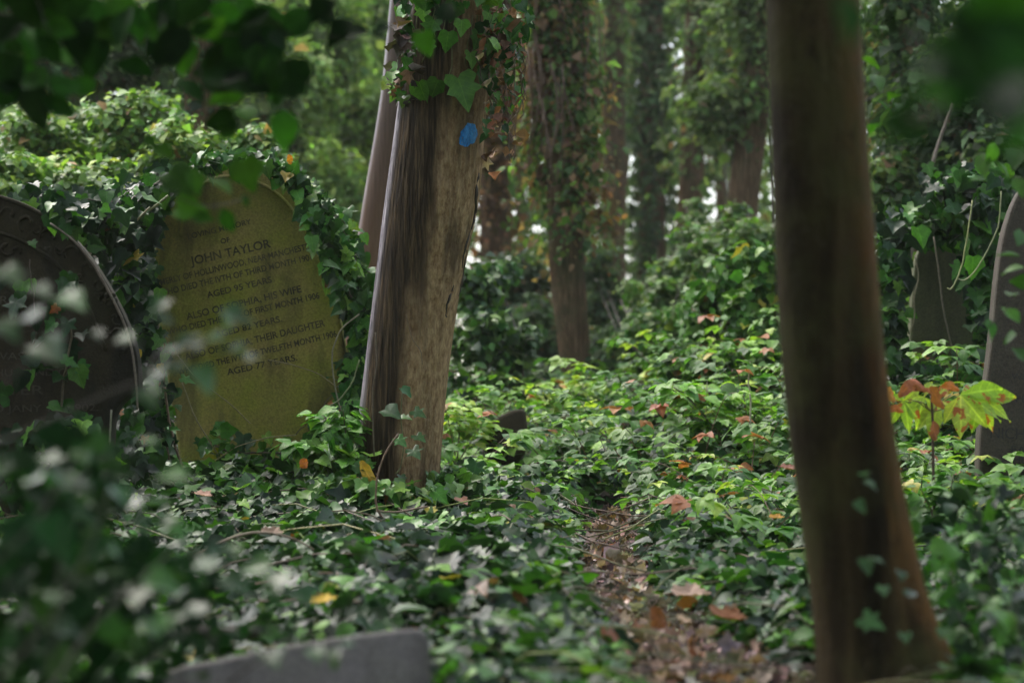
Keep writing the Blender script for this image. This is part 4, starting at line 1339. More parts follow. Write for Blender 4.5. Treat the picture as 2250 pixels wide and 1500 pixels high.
# --- small far stone
O = P(1115, 945, 9.7)
farst = Stone('headstone', 'low dark stump of a headstone among brambles beyond the blue-marked tree', [(1062, 1010), (1070, 935), (1084, 922), (1122, 900), (1150, 896), (1158, 910), (1164, 1010)], O, math.radians(-5), (.1, -1, .2), .14, M_STONE_DARK, .015, 2, (1115, 990))

# --- fallen slab in the foreground
O = P(700, 1450, 4.05)
slabst = Stone('stone_slab', 'tilted violet-grey stone slab with chipped top edge in the foreground', [(330, 1700), (318, 1492), (345, 1474), (388, 1468), (402, 1458), (430, 1456), (470, 1446), (520, 1438), (530, 1432), (541, 1436), (548, 1428), (600, 1421), (612, 1416), (640, 1414), (700, 1403), (712, 1405), (722, 1399), (760, 1396), (800, 1389), (836, 1387), (842, 1383), (880, 1381), (918, 1377), (936, 1388), (944, 1412), (950, 1500), (956, 1700)], O, math.radians(8), (.06, -1, .32), .075, M_STONE_SLAB, .008, 2, (640, 1560))
slabst.root['category'] = 'stone slab'


# ------------------------------------------------------------------ ivy over the stones
def ivy_on(name, label, strokes, n_per_px, size, pal, spread=.03, stems=True, mat=None, facing=(0, -.8, .55), group=None, lift=.0):
    """strokes: (polyline [(px,py,Z)...], spread_px, n leaves)"""
    mat = mat or M_IVY
    p0 = PP(strokes[0][0])
    root = thing(name, label, 'ivy', (p0[:, 0].mean(), p0[:, 1].mean(), height(p0[:1, 0], p0[:1, 1])[0]), group)
    bl, bs = Batch(), Batch()
    for line, sp, n in strokes:
        A = np.array(line, float)
        seg = np.concatenate([[0], np.cumsum(np.hypot(*np.diff(A[:, :2], axis=0).T))])
        t = rng.uniform(0, seg[-1], n)
        px = np.interp(t, seg, A[:, 0]) + rng.normal(0, sp, n)
        py = np.interp(t, seg, A[:, 1]) + rng.normal(0, sp, n)
        Z = np.interp(t, seg, A[:, 2]) + rng.normal(0, spread, n) - np.abs(rng.normal(0, spread, n))
        pos = np.array([P(a, c, d) for a, c, d in zip(px, py, Z)])
        nrm = unit(np.array(facing) + rng.normal(0, .42, (n, 3)))
        tip = unit(np.array([0, -.25, -.8]) + rng.normal(0, .5, (n, 3)))
        put(bl, IVY, pos, nrm, tip, size * np.clip(np.exp(rng.normal(0, .3, n)), .5, 1.5), tints(n, pal))
        if stems:
            for k in range(max(1, n // 60)):
                m = 14
                t0 = rng.uniform(0, seg[-1] * .6)
                tt = np.linspace(t0, min(seg[-1], t0 + rng.uniform(80, 260)), m)
                ox, oy = rng.normal(0, sp * .8, 2)
                wob = rng.normal(0, 5, m).cumsum() * .5
                pts = np.array([P(np.interp(q, seg, A[:, 0]) + ox + w_, np.interp(q, seg, A[:, 1]) + oy + w_ * .4, np.interp(q, seg, A[:, 2]) - spread * .4) for q, w_ in zip(tt, wob)])
                bs.tube(pts, rng.uniform(.0015, .004), 5, tints(1, [((.1, .075, .045), 2), ((.13, .12, .05), 1), ((.06, .04, .03), 1)])[0])
    bl.build('leaves', mat, root)
    if bs.n:
        bs.build('stem', M_STEM, root)
    return root


ZT = 8.8
ivy_on('ivy', 'ivy trailing over the top and right edge of the mossy headstone', [
    ([(400, 385, ZT), (450, 352, ZT), (520, 342, ZT), (590, 352, ZT), (650, 398, ZT)], 10, 230),
    ([(640, 385, ZT), (690, 440, ZT), (735, 510, ZT), (768, 600, ZT), (790, 700, ZT), (805, 790, ZT)], 13, 420),
    ([(665, 440, 8.7), (705, 540, 8.7), (748, 640, 8.7)], 11, 60),
    ([(650, 400, 9.0), (750, 500, 9.1), (800, 640, 9.1), (810, 780, 9.1)], 16, 360),
    ([(790, 770, ZT), (785, 860, 8.7), (750, 920, 8.6), (700, 970, 8.6)], 20, 190),
    ([(440, 950, 8.65), (520, 990, 8.6), (640, 990, 8.6)], 16, 50),
], 0, .045, IVY_MID, .03)
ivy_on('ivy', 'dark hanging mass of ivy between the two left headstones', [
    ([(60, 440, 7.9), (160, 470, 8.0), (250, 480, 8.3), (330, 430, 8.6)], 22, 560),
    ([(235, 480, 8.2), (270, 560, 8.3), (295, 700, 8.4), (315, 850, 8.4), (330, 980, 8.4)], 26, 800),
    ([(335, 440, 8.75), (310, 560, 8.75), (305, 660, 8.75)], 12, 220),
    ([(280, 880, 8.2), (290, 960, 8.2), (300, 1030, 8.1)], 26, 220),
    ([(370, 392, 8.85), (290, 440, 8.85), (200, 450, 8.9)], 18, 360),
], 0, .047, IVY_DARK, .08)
ivy_on('ivy', 'thin strands of ivy with separate leaves creeping across the dark carved headstone', [
    ([(50, 560, 7.1), (60, 640, 7.1), (70, 760, 7.1), (60, 900, 7.1)], 22, 16),
    ([(130, 590, 7.1), (150, 740, 7.1), (145, 860, 7.1), (140, 960, 7.1)], 16, 18),
    ([(100, 940, 7.05), (160, 960, 7.05), (220, 960, 7.05)], 22, 46),
    ([(40, 1000, 7.0), (140, 1030, 7.0), (230, 1060, 7.0)], 36, 190),
    ([(110, 460, 7.15), (130, 445, 7.15), (165, 490, 7.15)], 12, 22),
], 0, .05, IVY_DARK, .02, True)
ivy_on('ivy', 'curtain of dark ivy hanging over the rear headstone at the right', [
    ([(1960, 495, 10), (2050, 485, 9.9), (2130, 460, 9.8), (2200, 430, 9.6)], 19, 520),
    ([(2140, 480, 9.7), (2165, 600, 9.7), (2172, 740, 9.6), (2165, 850, 9.5)], 20, 430),
    ([(1955, 520, 9.9), (1950, 640, 9.8), (1955, 760, 9.7), (1970, 830, 9.6)], 14, 260),
    ([(2060, 420, 9.9), (2120, 400, 9.8), (2180, 400, 9.7)], 20, 240),
    ([(2010, 820, 9.6), (2080, 850, 9.5), (2150, 870, 9.4)], 18, 120),
], 0, .062, IVY_DARK[:4] + IVY_MID[:3], .06)

# collar of ivy on the upper trunk of the main tree
root = thing('ivy', 'collar of green and withered brown ivy clinging to the upper trunk of the blue-marked tree', 'ivy', main.at(.5, P(980, 150, 8)[2]))
bl, bs, bd = Batch(), Batch(), Batch()
zl = lambda py: P(1000, py, 8.0)[2]
def on_trunk(px, py, out):
    u_, z_ = main.uv_of_px(px, py)
    p = main.at(u_, z_)
    c = np.array([np.interp(z_, main.C[:, 2], main.C[:, 0]), np.interp(z_, main.C[:, 2], main.C[:, 1]), z_])
    return p + unit(p - c) * out, unit(p - c)
pos, nr, sz = [], [], []
for px, py, s_ in [(1000, 185, .125), (930, 195, .085), (985, 85, .07), (960, 60, .07), (1040, 90, .065), (1025, 130, .06), (1060, 140, .07), (905, 20, .075), (940, 30, .06), (1075, 60, .06), (1010, 60, .06), (890, 150, .055), (885, 200, .05), (1060, 40, .07),
                     (965, 190, .07), (1045, 165, .06), (915, 110, .05), (1000, 20, .07), (1090, 20, .06), (950, 110, .05)]:
    p, o = on_trunk(px, py - 12, .03)
    pos.append(p); nr.append(o + np.array([0, 0, .25]) + rng.normal(0, .2, 3)); sz.append(s_)
pos, nr = np.array(pos), np.array(nr)
put(bl, IVY[:2], pos, nr, np.tile([0, -.2, -1.0], (len(pos), 1)) + rng.normal(0, .2, (len(pos), 3)), np.array(sz), tints(len(pos), [((.055, .15, .02), 3), ((.08, .2, .025), 2), ((.12, .25, .04), 1)]))
def cloud(b, px0, px1, py0, py1, n, size, pal, tpls, zd=(7.75, 8.1)):
    px, py = rng.uniform(px0, px1, n), rng.uniform(py0, py1, n)
    pos = np.array([P(a, c, rng.uniform(*zd)) for a, c in zip(px, py)])
    put(b, tpls, pos, unit(np.array([0, -.7, .5]) + rng.normal(0, .5, (n, 3))), np.array([0, -.2, -1]) + rng.normal(0, .45, (n, 3)), size * np.exp(rng.normal(0, .3, n)), tints(n, pal))
cloud(bl, 1060, 1165, -60, 120, 80, .042, IVY_MID, IVY)
cloud(bl, 1075, 1150, 110, 230, 36, .036, IVY_MID, IVY)
cloud(bl, 1062, 1120, 220, 300, 16, .036, IVY_MID, IVY)
cloud(bl, 868, 902, -40, 220, 40, .036, IVY_MID, IVY)
cloud(bl, 900, 1080, -120, 10, 60, .045, IVY_MID, IVY, (7.7, 7.85))
cloud(bl, 845, 885, 150, 200, 8, .05, IVY_LIGHT, IVY)
bl.build('leaves', M_IVY, root)
cloud(bd, 1055, 1150, 20, 130, 70, .036, DEADP, DEAD[:1])
cloud(bd, 1070, 1130, 130, 330, 60, .028, DEADP, DEAD[:1])
cloud(bd, 875, 915, 40, 225, 70, .04, [((.05, .04, .03), 2), ((.13, .08, .06), 1), ((.09, .08, .08), 1)], DEAD)
cloud(bd, 1060, 1085, 335, 395, 5, .05, DEADP, DEAD, (7.95, 8.05))
bd.build('withered_leaves', M_DEAD, root)
for k in range(46):
    px, py = rng.uniform(1055, 1155), rng.uniform(-60, 200)
    L = rng.uniform(50, 190)
    t = np.linspace(0, 1, 10)
    zd = rng.uniform(7.8, 8.05)
    w_ = rng.normal(0, 6, 10).cumsum()
    bs.tube(np.array([P(px + a, py + L * q, zd) for a, q in zip(w_, t)]), rng.uniform(.001, .003), 5, tints(1, [((.16, .1, .06), 2), ((.22, .14, .09), 1), ((.09, .055, .035), 1)])[0])
for k in range(16):
    px, py = rng.uniform(885, 1060), rng.uniform(-60, 60)
    L = rng.uniform(60, 150)
    t = np.linspace(0, 1, 8)
    pts = np.array([on_trunk(px - 12 * q + rng.normal(0, 1.5), py + L * q, .012)[0] if py + L * q > 0 else P(px, py + L * q, 7.75) for q in t])
    bs.tube(pts, .0018, 5, (.2, .2, .08))
bs.build('stem', M_STEM, root)

ivy_on('ivy', 'low tangle of fresh ivy gathered round the foot of the blue-marked tree', [
    ([(700, 1075, 7.75), (780, 1070, 7.68), (870, 1085, 7.62), (960, 1085, 7.66), (1000, 1075, 7.8)], 13, 190),
    ([(690, 1010, 7.85), (740, 990, 7.85), (775, 1000, 7.8), (770, 1050, 7.75)], 20, 130),
    ([(965, 1040, 7.9), (1000, 1060, 7.9), (1040, 1050, 8.0)], 16, 80),
], 0, .05, IVY_MID[1:] + IVY_LIGHT[:2], .03, True, None, (0, -.45, .85))

# ivy sprig at the trunk foot
root = thing('ivy', 'young ivy sprig with six bluish leaves at the foot of the blue-marked trunk', 'ivy', P(880, 1040, 7.75))
bl, bs = Batch(), Batch()
sp = [(883, 858, .045), (910, 908, .05), (880, 925, .045), (873, 968, .05), (914, 962, .05), (905, 992, .06), (845, 905, .07), (880, 1050, .035)]
pos = np.array([P(a, c - 6, 7.72) for a, c, s_ in sp])
n = len(sp)
put(bl, IVY, pos, unit(np.array([0, -.55, .8]) + rng.normal(0, .25, (n, 3))), np.array([.5, -.2, -.6]) + rng.normal(0, .3, (n, 3)), np.array([s_[2] for s_ in sp]), tints(n, [((.045, .11, .035), 2), ((.06, .15, .04), 1)]))
bl.build('leaves', M_IVY, root)
def px_tube(b, line, Z, r, tint, n=24, sides=6, jit=0.0):
    A = np.array(line, float)
    t = np.linspace(0, len(A) - 1, n)
    px, py = np.interp(t, np.arange(len(A)), A[:, 0]), np.interp(t, np.arange(len(A)), A[:, 1])
    for _ in range(3):
        px[1:-1] = (px[:-2] + 2 * px[1:-1] + px[2:]) / 4
        py[1:-1] = (py[:-2] + 2 * py[1:-1] + py[2:]) / 4
    Zs = np.interp(t, np.arange(len(A)), A[:, 2]) if A.shape[1] > 2 else np.full(n, Z)
    pts = np.array([P(a + rng.normal(0, jit) if jit else a, c, z_) for a, c, z_ in zip(px, py, Zs)])
    b.tube(pts, r if np.ndim(r) == 0 else np.interp(np.linspace(0, 1, n), np.linspace(0, 1, len(r)), r), sides, tint)
    return pts
px_tube(bs, [(892, 690), (905, 745), (925, 770), (928, 800)], 7.74, .0016, (.2, .13, .07))
px_tube(bs, [(884, 860), (880, 920), (888, 980), (880, 1030), (870, 1040)], 7.74, .0016, (.15, .17, .07))
px_tube(bs, [(825, 730), (828, 800), (818, 860), (822, 1000)], 7.74, .0025, (.12, .09, .06))
bs.build('stem', M_STEM, root)

# ------------------------------------------------------------------ chestnut sapling with orange-spotted leaves
root = thing('chestnut_sapling', 'chestnut seedling with yellow-green leaves blotched orange, beside the right-hand headstone', 'sapling', P(2053, 1190, 6.6))
bs = Batch()
ZC = 6.6
px_tube(bs, [(2053, 1230), (2052, 1100), (2050, 1000), (2050, 930), (2046, 868)], ZC, (.005, .0035), (.09, .05, .035))
for e in [(2090, 868), (2010, 880), (1985, 875), (2120, 900)]:
    px_tube(bs, [(2048, 905), ((2048 + e[0]) / 2, (905 + e[1]) / 2 - 8), e], ZC, .002, (.2, .2, .06))
bs.build('stem', M_STEM, root)
CH = [((.3, .42, .045), 3), ((.24, .38, .04), 2), ((.36, .44, .06), 1)]
def leaf_fan(px, py, Z, tips, pal, name='leaf'):
    b = Batch()
    c = P(px, py, Z)
    for tx, ty, dz in tips:
        t = P(tx, ty, Z + dz)
        d = t - c
        L = np.linalg.norm(d)
        b.leaves(OBOV[int(rng.integers(0, 2))], c[None], unit(np.array([[0, -1.0, .5]]) + rng.normal(0, .15, (1, 3))), d[None], L * 1.0, tints(1, pal, .1))
    return b.build(name, M_CHEST, root)
leaf_fan(2110, 868, ZC, [(2208, 897, -.03), (2195, 858, .05), (2168, 930, -.05), (2112, 955, -.06), (2152, 845, .06), (2076, 918, -.04)], CH)
leaf_fan(2062, 880, ZC + .03, [(2045, 956, -.05), (2022, 932, -.04), (2092, 922, .03), (2078, 848, .05)], CH)
leaf_fan(2150, 876, ZC + .04, [(2232, 905, -.02), (2226, 876, .04), (2190, 934, -.05), (2206, 853, .06), (2140, 940, -.05)], CH)
leaf_fan(2030, 872, ZC + .05, [(1992, 908, -.04), (2018, 926, -.05), (1985, 868, 0), (2060, 912, .03), (2048, 842, .05)], CH)
leaf_fan(1985, 880, ZC - .02, [(1955, 915, -.04), (2026, 916, -.04), (1960, 868, 0), (2012, 860, .05), (2002, 936, -.05)], CH)
def curl(b, path, Z, w, pal):
    """a rolled withered leaflet following a pixel path"""
    A = np.array(path, float)
    n, m = 18, 9
    t = np.linspace(0, len(A) - 1, n)
    c = np.array([P(np.interp(q, np.arange(len(A)), A[:, 0]), np.interp(q, np.arange(len(A)), A[:, 1]), Z) for q in t])
    tg = unit(np.gradient(c, axis=0))
    sd = unit(np.cross(tg, np.array([0.2, -1, .3])))
    nn = np.cross(sd, tg)
    f = np.linspace(0, 1, n)
    wid = w * np.sin(np.pi * np.clip(f * .93 + .05, 0, 1)) ** .7
    s = np.linspace(-1, 1, m)
    V = c[:, None] + wid[:, None, None] * (s[None, :, None] * sd[:, None] + (.75 * np.abs(s) ** 1.5 * np.sin(f * 5 + 1)[:, None] + .22 * np.sin(f * 19)[:, None] * s[None])[..., None] * nn[:, None])
    V = V + rng.normal(0, w * .05, V.shape)
    idx = np.arange(n * m).reshape(n, m)
    q = [idx[:-1, :-1].ravel(), idx[:-1, 1:].ravel(), idx[1:, 1:].ravel(), idx[1:, :-1].ravel()]
    UV = np.stack([np.tile(s * .3, (n, 1)), np.tile(f[:, None], (1, m))], -1).reshape(-1, 2)
    b.raw(V.reshape(-1, 3), np.concatenate([np.column_stack([q[0], q[1], q[2]]), np.column_stack([q[0], q[2], q[3]])]), UV, tints(1, pal, .1)[0])
ORG = [((.46, .15, .04), 2), ((.32, .12, .06), 1), ((.55, .25, .07), 1)]
for pth, w in [([(2050, 925), (2054, 950), (2056, 968)], .018), ([(2042, 850), (2056, 868), (2074, 897)], .021), ([(1975, 872), (1995, 850), (2015, 842), (2035, 860)], .022), ([(1940, 850), (1955, 865), (1966, 880)], .018), ([(2068, 852), (2090, 845), (2108, 858)], .015), ([(1945, 905), (1970, 895), (1985, 905)], .013)]:
    b = Batch()
    curl(b, pth, ZC - .05, w * .85, ORG)
    b.build('withered_leaf', M_DEAD, root)['label'] = 'curled orange-brown withered leaflets'

# ------------------------------------------------------------------ conspicuous dead leaves, each on its own
def dead_leaf(label, path, Z, w, pal, lobes=0):
    """a withered leaf with crinkles: rolled strip along a pixel path, or (lobes) a flat-lying lobed blade"""
    b = Batch()
    if not lobes:
        curl(b, path, Z, w, pal)
    else:
        A = PP(path, Z)
        c, tipd = A[len(A) // 2], unit(A[-1] - A[0])
        R = np.linalg.norm(A[-1] - A[0]) * .55
        c[2] = max(c[2], height(c[:1], c[1:2])[0] + .012)
        nr, na = 9, 60
        r = np.linspace(0, 1, nr)
        a = np.linspace(0, 2 * np.pi, na, endpoint=False)
        lob = .62 + .38 * np.abs(np.cos(a * lobes / 2)) ** .8 + .06 * np.sin(a * 17) + .05 * np.sin(a * 11 + 1)
        RR, AA = np.meshgrid(r, a, indexing='ij')
        X = RR * lob * np.cos(AA)
        Y = RR * lob * np.sin(AA)
        up = unit(np.array([rng.normal(0, .15), -.25, 1.0]))
        tipd = unit(tipd - (tipd @ up) * up)
        sd = np.cross(up, tipd)
        k = rng.uniform(0, 9)
        H = .34 * np.abs(Y) ** 1.3 + .16 * X * X + .10 * noise(X, Y, k, 3.2, 3) + .05 * np.abs(np.sin(AA * lobes / 2)) * RR
        V = c + R * (X[..., None] * tipd + Y[..., None] * sd + H[..., None] * up)
        idx = np.arange(nr * na).reshape(nr, na)
        i2 = np.roll(idx, -1, 1)
        q = [idx[:-1].ravel(), i2[:-1].ravel(), i2[1:].ravel(), idx[1:].ravel()]
        b.raw(V.reshape(-1, 3), np.concatenate([np.column_stack([q[0], q[3], q[2]]), np.column_stack([q[0], q[2], q[1]])]), np.stack([Y * .5, X], -1).reshape(-1, 2), tints(1, pal, .1)[0])
        st = np.linspace(0, 1, 6)[:, None]
        b.tube(c - tipd * R * .5 - tipd * st * R * .9 + up * .1 * R, R * .025, 5, (.2, .11, .06))
    o = b.build('dead_leaf', M_DEAD)
    o['label'] = label
    o['category'] = 'leaf'
    o['group'] = 'fallen dead leaves'
    return o
PALE = [((.4, .28, .2), 1)]
RUST = [((.26, .10, .045), 1)]
dead_leaf('broad pale beige dead leaf lying across the path', [(1478, 1318), (1515, 1308), (1558, 1300)], 5.6, .03, PALE, 5)
dead_leaf('curled rust-brown dead leaf, largest on the near path', [(1555, 1372), (1600, 1358), (1642, 1350)], 5.2, .03, RUST, 5)
dead_leaf('pointed brown dead leaf standing on end in the path', [(1430, 1335), (1446, 1358), (1462, 1378)], 5.1, .02, RUST)
dead_leaf('small pink-brown dead leaf beside the upright pointed one', [(1482, 1352), (1500, 1362), (1512, 1368)], 5.05, .02, PALE, 3)
dead_leaf('long tan dead leaf strip lying below the rust-brown curled leaf', [(1530, 1395), (1555, 1385), (1578, 1378)], 4.95, .012, PALE)
dead_leaf('pink curled dead leaf amid ivy below the mossy headstone', [(440, 1068), (446, 1088), (456, 1102)], 7.2, .02, [((.42, .23, .17), 1)], 5)
dead_leaf('orange dead leaf by the dark root of the blue-marked tree', [(662, 1008), (668, 1018), (674, 1028)], 7.6, .016, ORG)
dead_leaf('yellow-ochre dead leaf leaning on the foot of the blue-marked trunk', [(792, 1012), (802, 1032), (818, 1058), (826, 1072)], 7.65, .02, [((.4, .24, .04), 1)])
dead_leaf('crumpled grey-brown dead leaf beneath the arching pale stem', [(575, 1155), (595, 1172), (612, 1190)], 6.1, .03, [((.25, .17, .12), 1)], 5)
dead_leaf('yellow dead leaf lying in the shaded ivy left of the path', [(685, 1332), (710, 1322), (738, 1318)], 4.9, .016, [((.5, .34, .05), 1)], 5)
dead_leaf('pale beige dead leaf caught among the bank plants beside thick brown trunk', [(1720, 1012), (1732, 1030), (1738, 1045)], 7.0, .03, [((.4, .2, .14), 1)], 5)
dead_leaf('orange-brown dead leaf cluster hanging near low dark stump', [(1130, 938), (1142, 945), (1158, 955)], 11.2, .035, ORG)
dead_leaf('golden dead leaf on the green bank left of the thick brown trunk', [(1690, 1130), (1705, 1138), (1715, 1150)], 6.6, .022, [((.5, .25, .05), 1)], 5)
dead_leaf('orange dead leaf high on top of the mossy headstone ivy', [(634, 340), (637, 350), (639, 362)], 8.7, .012, [((.6, .25, .03), 1)])

# ------------------------------------------------------------------ twigs, stems and sticks
def stick(name, label, cat, lines, group=None):
    b = Batch()
    for line, Z, r, tint in lines:
        px_tube(b, line, Z, r, tint, 26, 7, .3)
    o = b.build(name, M_STEM)
    o['label'] = label
    o['category'] = cat
    if group:
        o['group'] = group
    return o
stick('fallen_branch', 'pale arched dead stem lying over the ivy at lower left of centre', 'branch', [([(352, 1256), (420, 1222), (490, 1188), (540, 1170), (590, 1168), (640, 1180), (690, 1204), (720, 1235)], 6.0, (.0045, .0035, .002), (.22, .16, .11))])
stick('climbing_stem', 'brown climbing stem bent over the foot of the blue-marked trunk', 'stem', [([(876, 952), (850, 985), (832, 1030), (824, 1080), (826, 1120), (850, 1150), (890, 1185), (940, 1225), (1000, 1262), (1030, 1278)], 7.0, (.0022, .0032, .004, .0035), (.2, .12, .08)), ([(826, 1122), (870, 1125), (940, 1112)], 7.0, .003, (.2, .13, .09)), ([(700, 1125), (760, 1120), (820, 1132), (870, 1165)], 6.9, .002, (.15, .1, .06))])
stick('log', 'short dark rotting branch lying behind the foreground slab', 'log', [([(380, 1392), (440, 1388), (520, 1392), (596, 1386)], 4.35, (.007, .012, .014, .012), (.035, .024, .017))])
stick('bare_stem', 'bleached upright bare stem among the bank brambles', 'stem', [([(1648, 940), (1650, 880), (1644, 840), (1648, 795)], 9.2, (.004, .003), (.5, .44, .34))])
stick('leaning_pole', 'thin pale pole leaning behind the thick brown trunk', 'pole', [([(1985, 640), (2012, 500), (2030, 430), (2060, 320), (2095, 225)], 11.3, (.012, .011, .007), (.15, .12, .09))])
stick('vine', 'pale hanging vine with a hooked tip by the rear headstone', 'vine', [([(2137, 440), (2125, 520), (2115, 580), (2100, 620), (2088, 638), (2082, 632)], 8.6, .0028, (.3, .32, .12)), ([(2200, 420), (2195, 500), (2165, 560), (2140, 600), (2118, 618), (2105, 612)], 8.6, .0028, (.26, .28, .12))])
stick('vine', 'straight dark vine stem down the rear headstone', 'vine', [([(2052, 520), (2062, 590), (2072, 680), (2090, 760), (2108, 840)], 9.6, .004, (.16, .13, .09)), ([(2010, 560), (2020, 610), (2008, 650), (2010, 700), (2000, 730)], 9.6, .003, (.2, .17, .1))])
stick('vine', 'looped ivy stem hanging beside the mossy headstone edge', 'vine', [([(790, 690), (750, 720), (728, 770), (732, 830), (745, 890), (760, 930)], 8.55, .003, (.22, .2, .12)), ([(790, 790), (775, 840), (745, 880), (710, 900)], 8.5, .003, (.2, .24, .1))])
stick('vine', 'thin tan stems sprawling across the lower face of the mossy headstone', 'vine', [([(390, 780), (420, 820), (470, 860), (510, 890), (550, 930)], 8.6, .002, (.28, .22, .1)), ([(588, 790), (640, 800), (700, 820), (740, 850)], 8.6, .002, (.25, .2, .09)), ([(400, 840), (430, 920), (480, 1000)], 8.55, .0025, (.25, .2, .1)), ([(460, 1020), (520, 980), (590, 960), (650, 955)], 8.5, .002, (.26, .22, .1))])
stick('vine', 'grey creeper stem following the curved edge of the dark carved headstone', 'vine', [([(110, 490), (160, 525), (200, 570), (240, 640), (270, 700), (290, 760), (300, 840), (302, 900)], 7.08, (.003, .0045, .003), (.17, .13, .1))])
stick('vine', 'bundle of brown hanging root stems between the two left headstones', 'vine', [([(362, 850), (370, 920), (385, 980), (402, 1030)], 8.25, .005, (.2, .13, .08)), ([(345, 840), (358, 930), (372, 1010)], 8.25, .004, (.15, .1, .06)), ([(230, 1130), (238, 1020), (245, 900)], 7.0, .003, (.2, .19, .13)), ([(270, 500), (320, 470), (370, 430)], 8.3, .005, (.16, .17, .06)), ([(230, 520), (290, 495), (330, 455)], 8.2, .004, (.2, .18, .08))])


# ------------------------------------------------------------------ leafy sprays close to the camera
def spray(name, label, cat, twigs, leaves, tpls, pal, mat, facing=(0, -.35, .8), fj=.35, tip=(0, -.1, -.5), tj=.7, extra=None, twig_r=.002):
    """twigs: pixel polylines with depth; leaves: (px, py, Z, length in px); extra: (n, px0, px1, py0, py1, Z0, Z1, px size)"""
    allp = PP([p for t in twigs for p in t]) if twigs else PP([l[:3] for l in leaves])
    root = thing(name, label, cat, allp[0])
    for t in twigs:
        b = Batch()
        px_tube(b, t, None, (twig_r, twig_r * .5), (.04, .032, .018), 20, 5)
        b.build('twig', M_STEM, root)
    L = list(leaves)
    for e in (extra or []):
        n, x0, x1, y0, y1, Z0, Z1, sz = e
        for k in range(n):
            L.append((rng.uniform(x0, x1), rng.uniform(y0, y1), rng.uniform(Z0, Z1), sz * math.exp(rng.normal(0, .3))))
    pos = PP([l[:3] for l in L])
    size = np.array([l[3] * l[2] / F for l in L])
    n = len(L)
    tipv = np.array(tip) + rng.normal(0, tj, (n, 3))
    nrm = unit(np.array(facing) + rng.normal(0, fj, (n, 3)))
    tv = unit(tipv - (tipv * nrm).sum(1, keepdims=True) * nrm)
    pos = pos - tv * size[:, None] * .5
    b = Batch()
    put(b, tpls, pos, nrm, tv, size, tints(n, pal))
    b.build('leaves', mat, root)
    return root


spray('holly_branch', 'dark blurred leafy branch hanging across the top left', 'branch',
      [[(-60, 20, 4.0), (200, 60, 4.0), (420, 80, 4.05), (640, 70, 4.1), (800, 90, 4.1)], [(60, -60, 3.9), (110, 80, 3.9), (160, 190, 3.95)], [(520, 80, 4.1), (560, 180, 4.1), (600, 280, 4.1)], [(400, 60, 4.0), (440, 150, 4.05), (450, 230, 4.05)]],
      [(645, 55, 4.1, 115), (745, 65, 4.1, 80), (560, 60, 4.1, 85), (500, 30, 4.1, 90), (300, 55, 4.0, 100), (350, 75, 4.0, 80), (240, 75, 4.0, 110), (130, 62, 3.9, 90), (110, 110, 3.9, 90), (150, 185, 3.9, 75), (80, 242, 3.9, 95), (290, 150, 4.0, 100), (400, 130, 4.0, 85), (425, 195, 4.05, 90), (500, 200, 4.1, 110), (520, 130, 4.1, 100), (600, 180, 4.1, 90), (615, 215, 4.1, 100), (625, 285, 4.1, 95), (20, 60, 3.9, 110), (30, 150, 3.9, 110), (130, 235, 3.9, 90), (15, 210, 3.9, 90), (190, 30, 4.0, 110), (60, 20, 3.9, 110), (720, 30, 4.1, 60), (700, 20, 4.1, 70), (200, 130, 4.0, 100), (450, 60, 4.05, 110), (360, 20, 4.0, 90), (270, 20, 4.0, 100), (480, 270, 4.1, 75), (500, 290, 4.1, 60), (420, 20, 4.05, 90), (590, 110, 4.1, 80), (70, 95, 3.9, 110), (170, 90, 3.95, 100), (540, 240, 4.1, 80),
       (375, 18, 3.95, 60), (545, 42, 4.0, 50), (590, 155, 4.0, 55), (785, 68, 4.05, 55), (935, 98, 4.2, 60), (840, 62, 4.15, 55), (980, 20, 4.2, 60)],
      OVAL + IVY[3:], [((.008, .026, .006), 4), ((.014, .05, .008), 4), ((.03, .11, .012), 2), ((.05, .17, .015), .8)], M_MATT, (0, -.95, .12), .3, (0, 0, -.5), .8,
      [(46, -30, 640, -20, 190, 3.9, 4.2, 78), (1500, -900, 900, -1300, -70, 2.3, 4.5, 105), (1000, -300, 1150, -1000, -110, 4.5, 7.0, 80)])  # the two big clusters above the frame are added to shade the left
spray('ivy_twig', 'thin hanging twig with a few green leaves in front of the mossy headstone top', 'twig',
      [[(380, 90, 4.2), (350, 150, 4.2), (322, 210, 4.25), (300, 290, 4.3), (318, 350, 4.3), (350, 400, 4.3), (390, 440, 4.3), (440, 458, 4.3), (500, 452, 4.3), (545, 432, 4.3)]],
      [(352, 330, 4.3, 70), (395, 395, 4.3, 80), (430, 400, 4.3, 75), (478, 405, 4.3, 85), (545, 388, 4.3, 75), (540, 440, 4.3, 30), (445, 480, 4.3, 55), (500, 485, 4.3, 60), (330, 310, 4.3, 40), (420, 455, 4.3, 70)],
      OVAL + IVY[1:2], [((.03, .09, .012), 3), ((.05, .15, .016), 2)], M_MATT, (0, -.9, .25), .25, (.2, 0, -.5), .6)
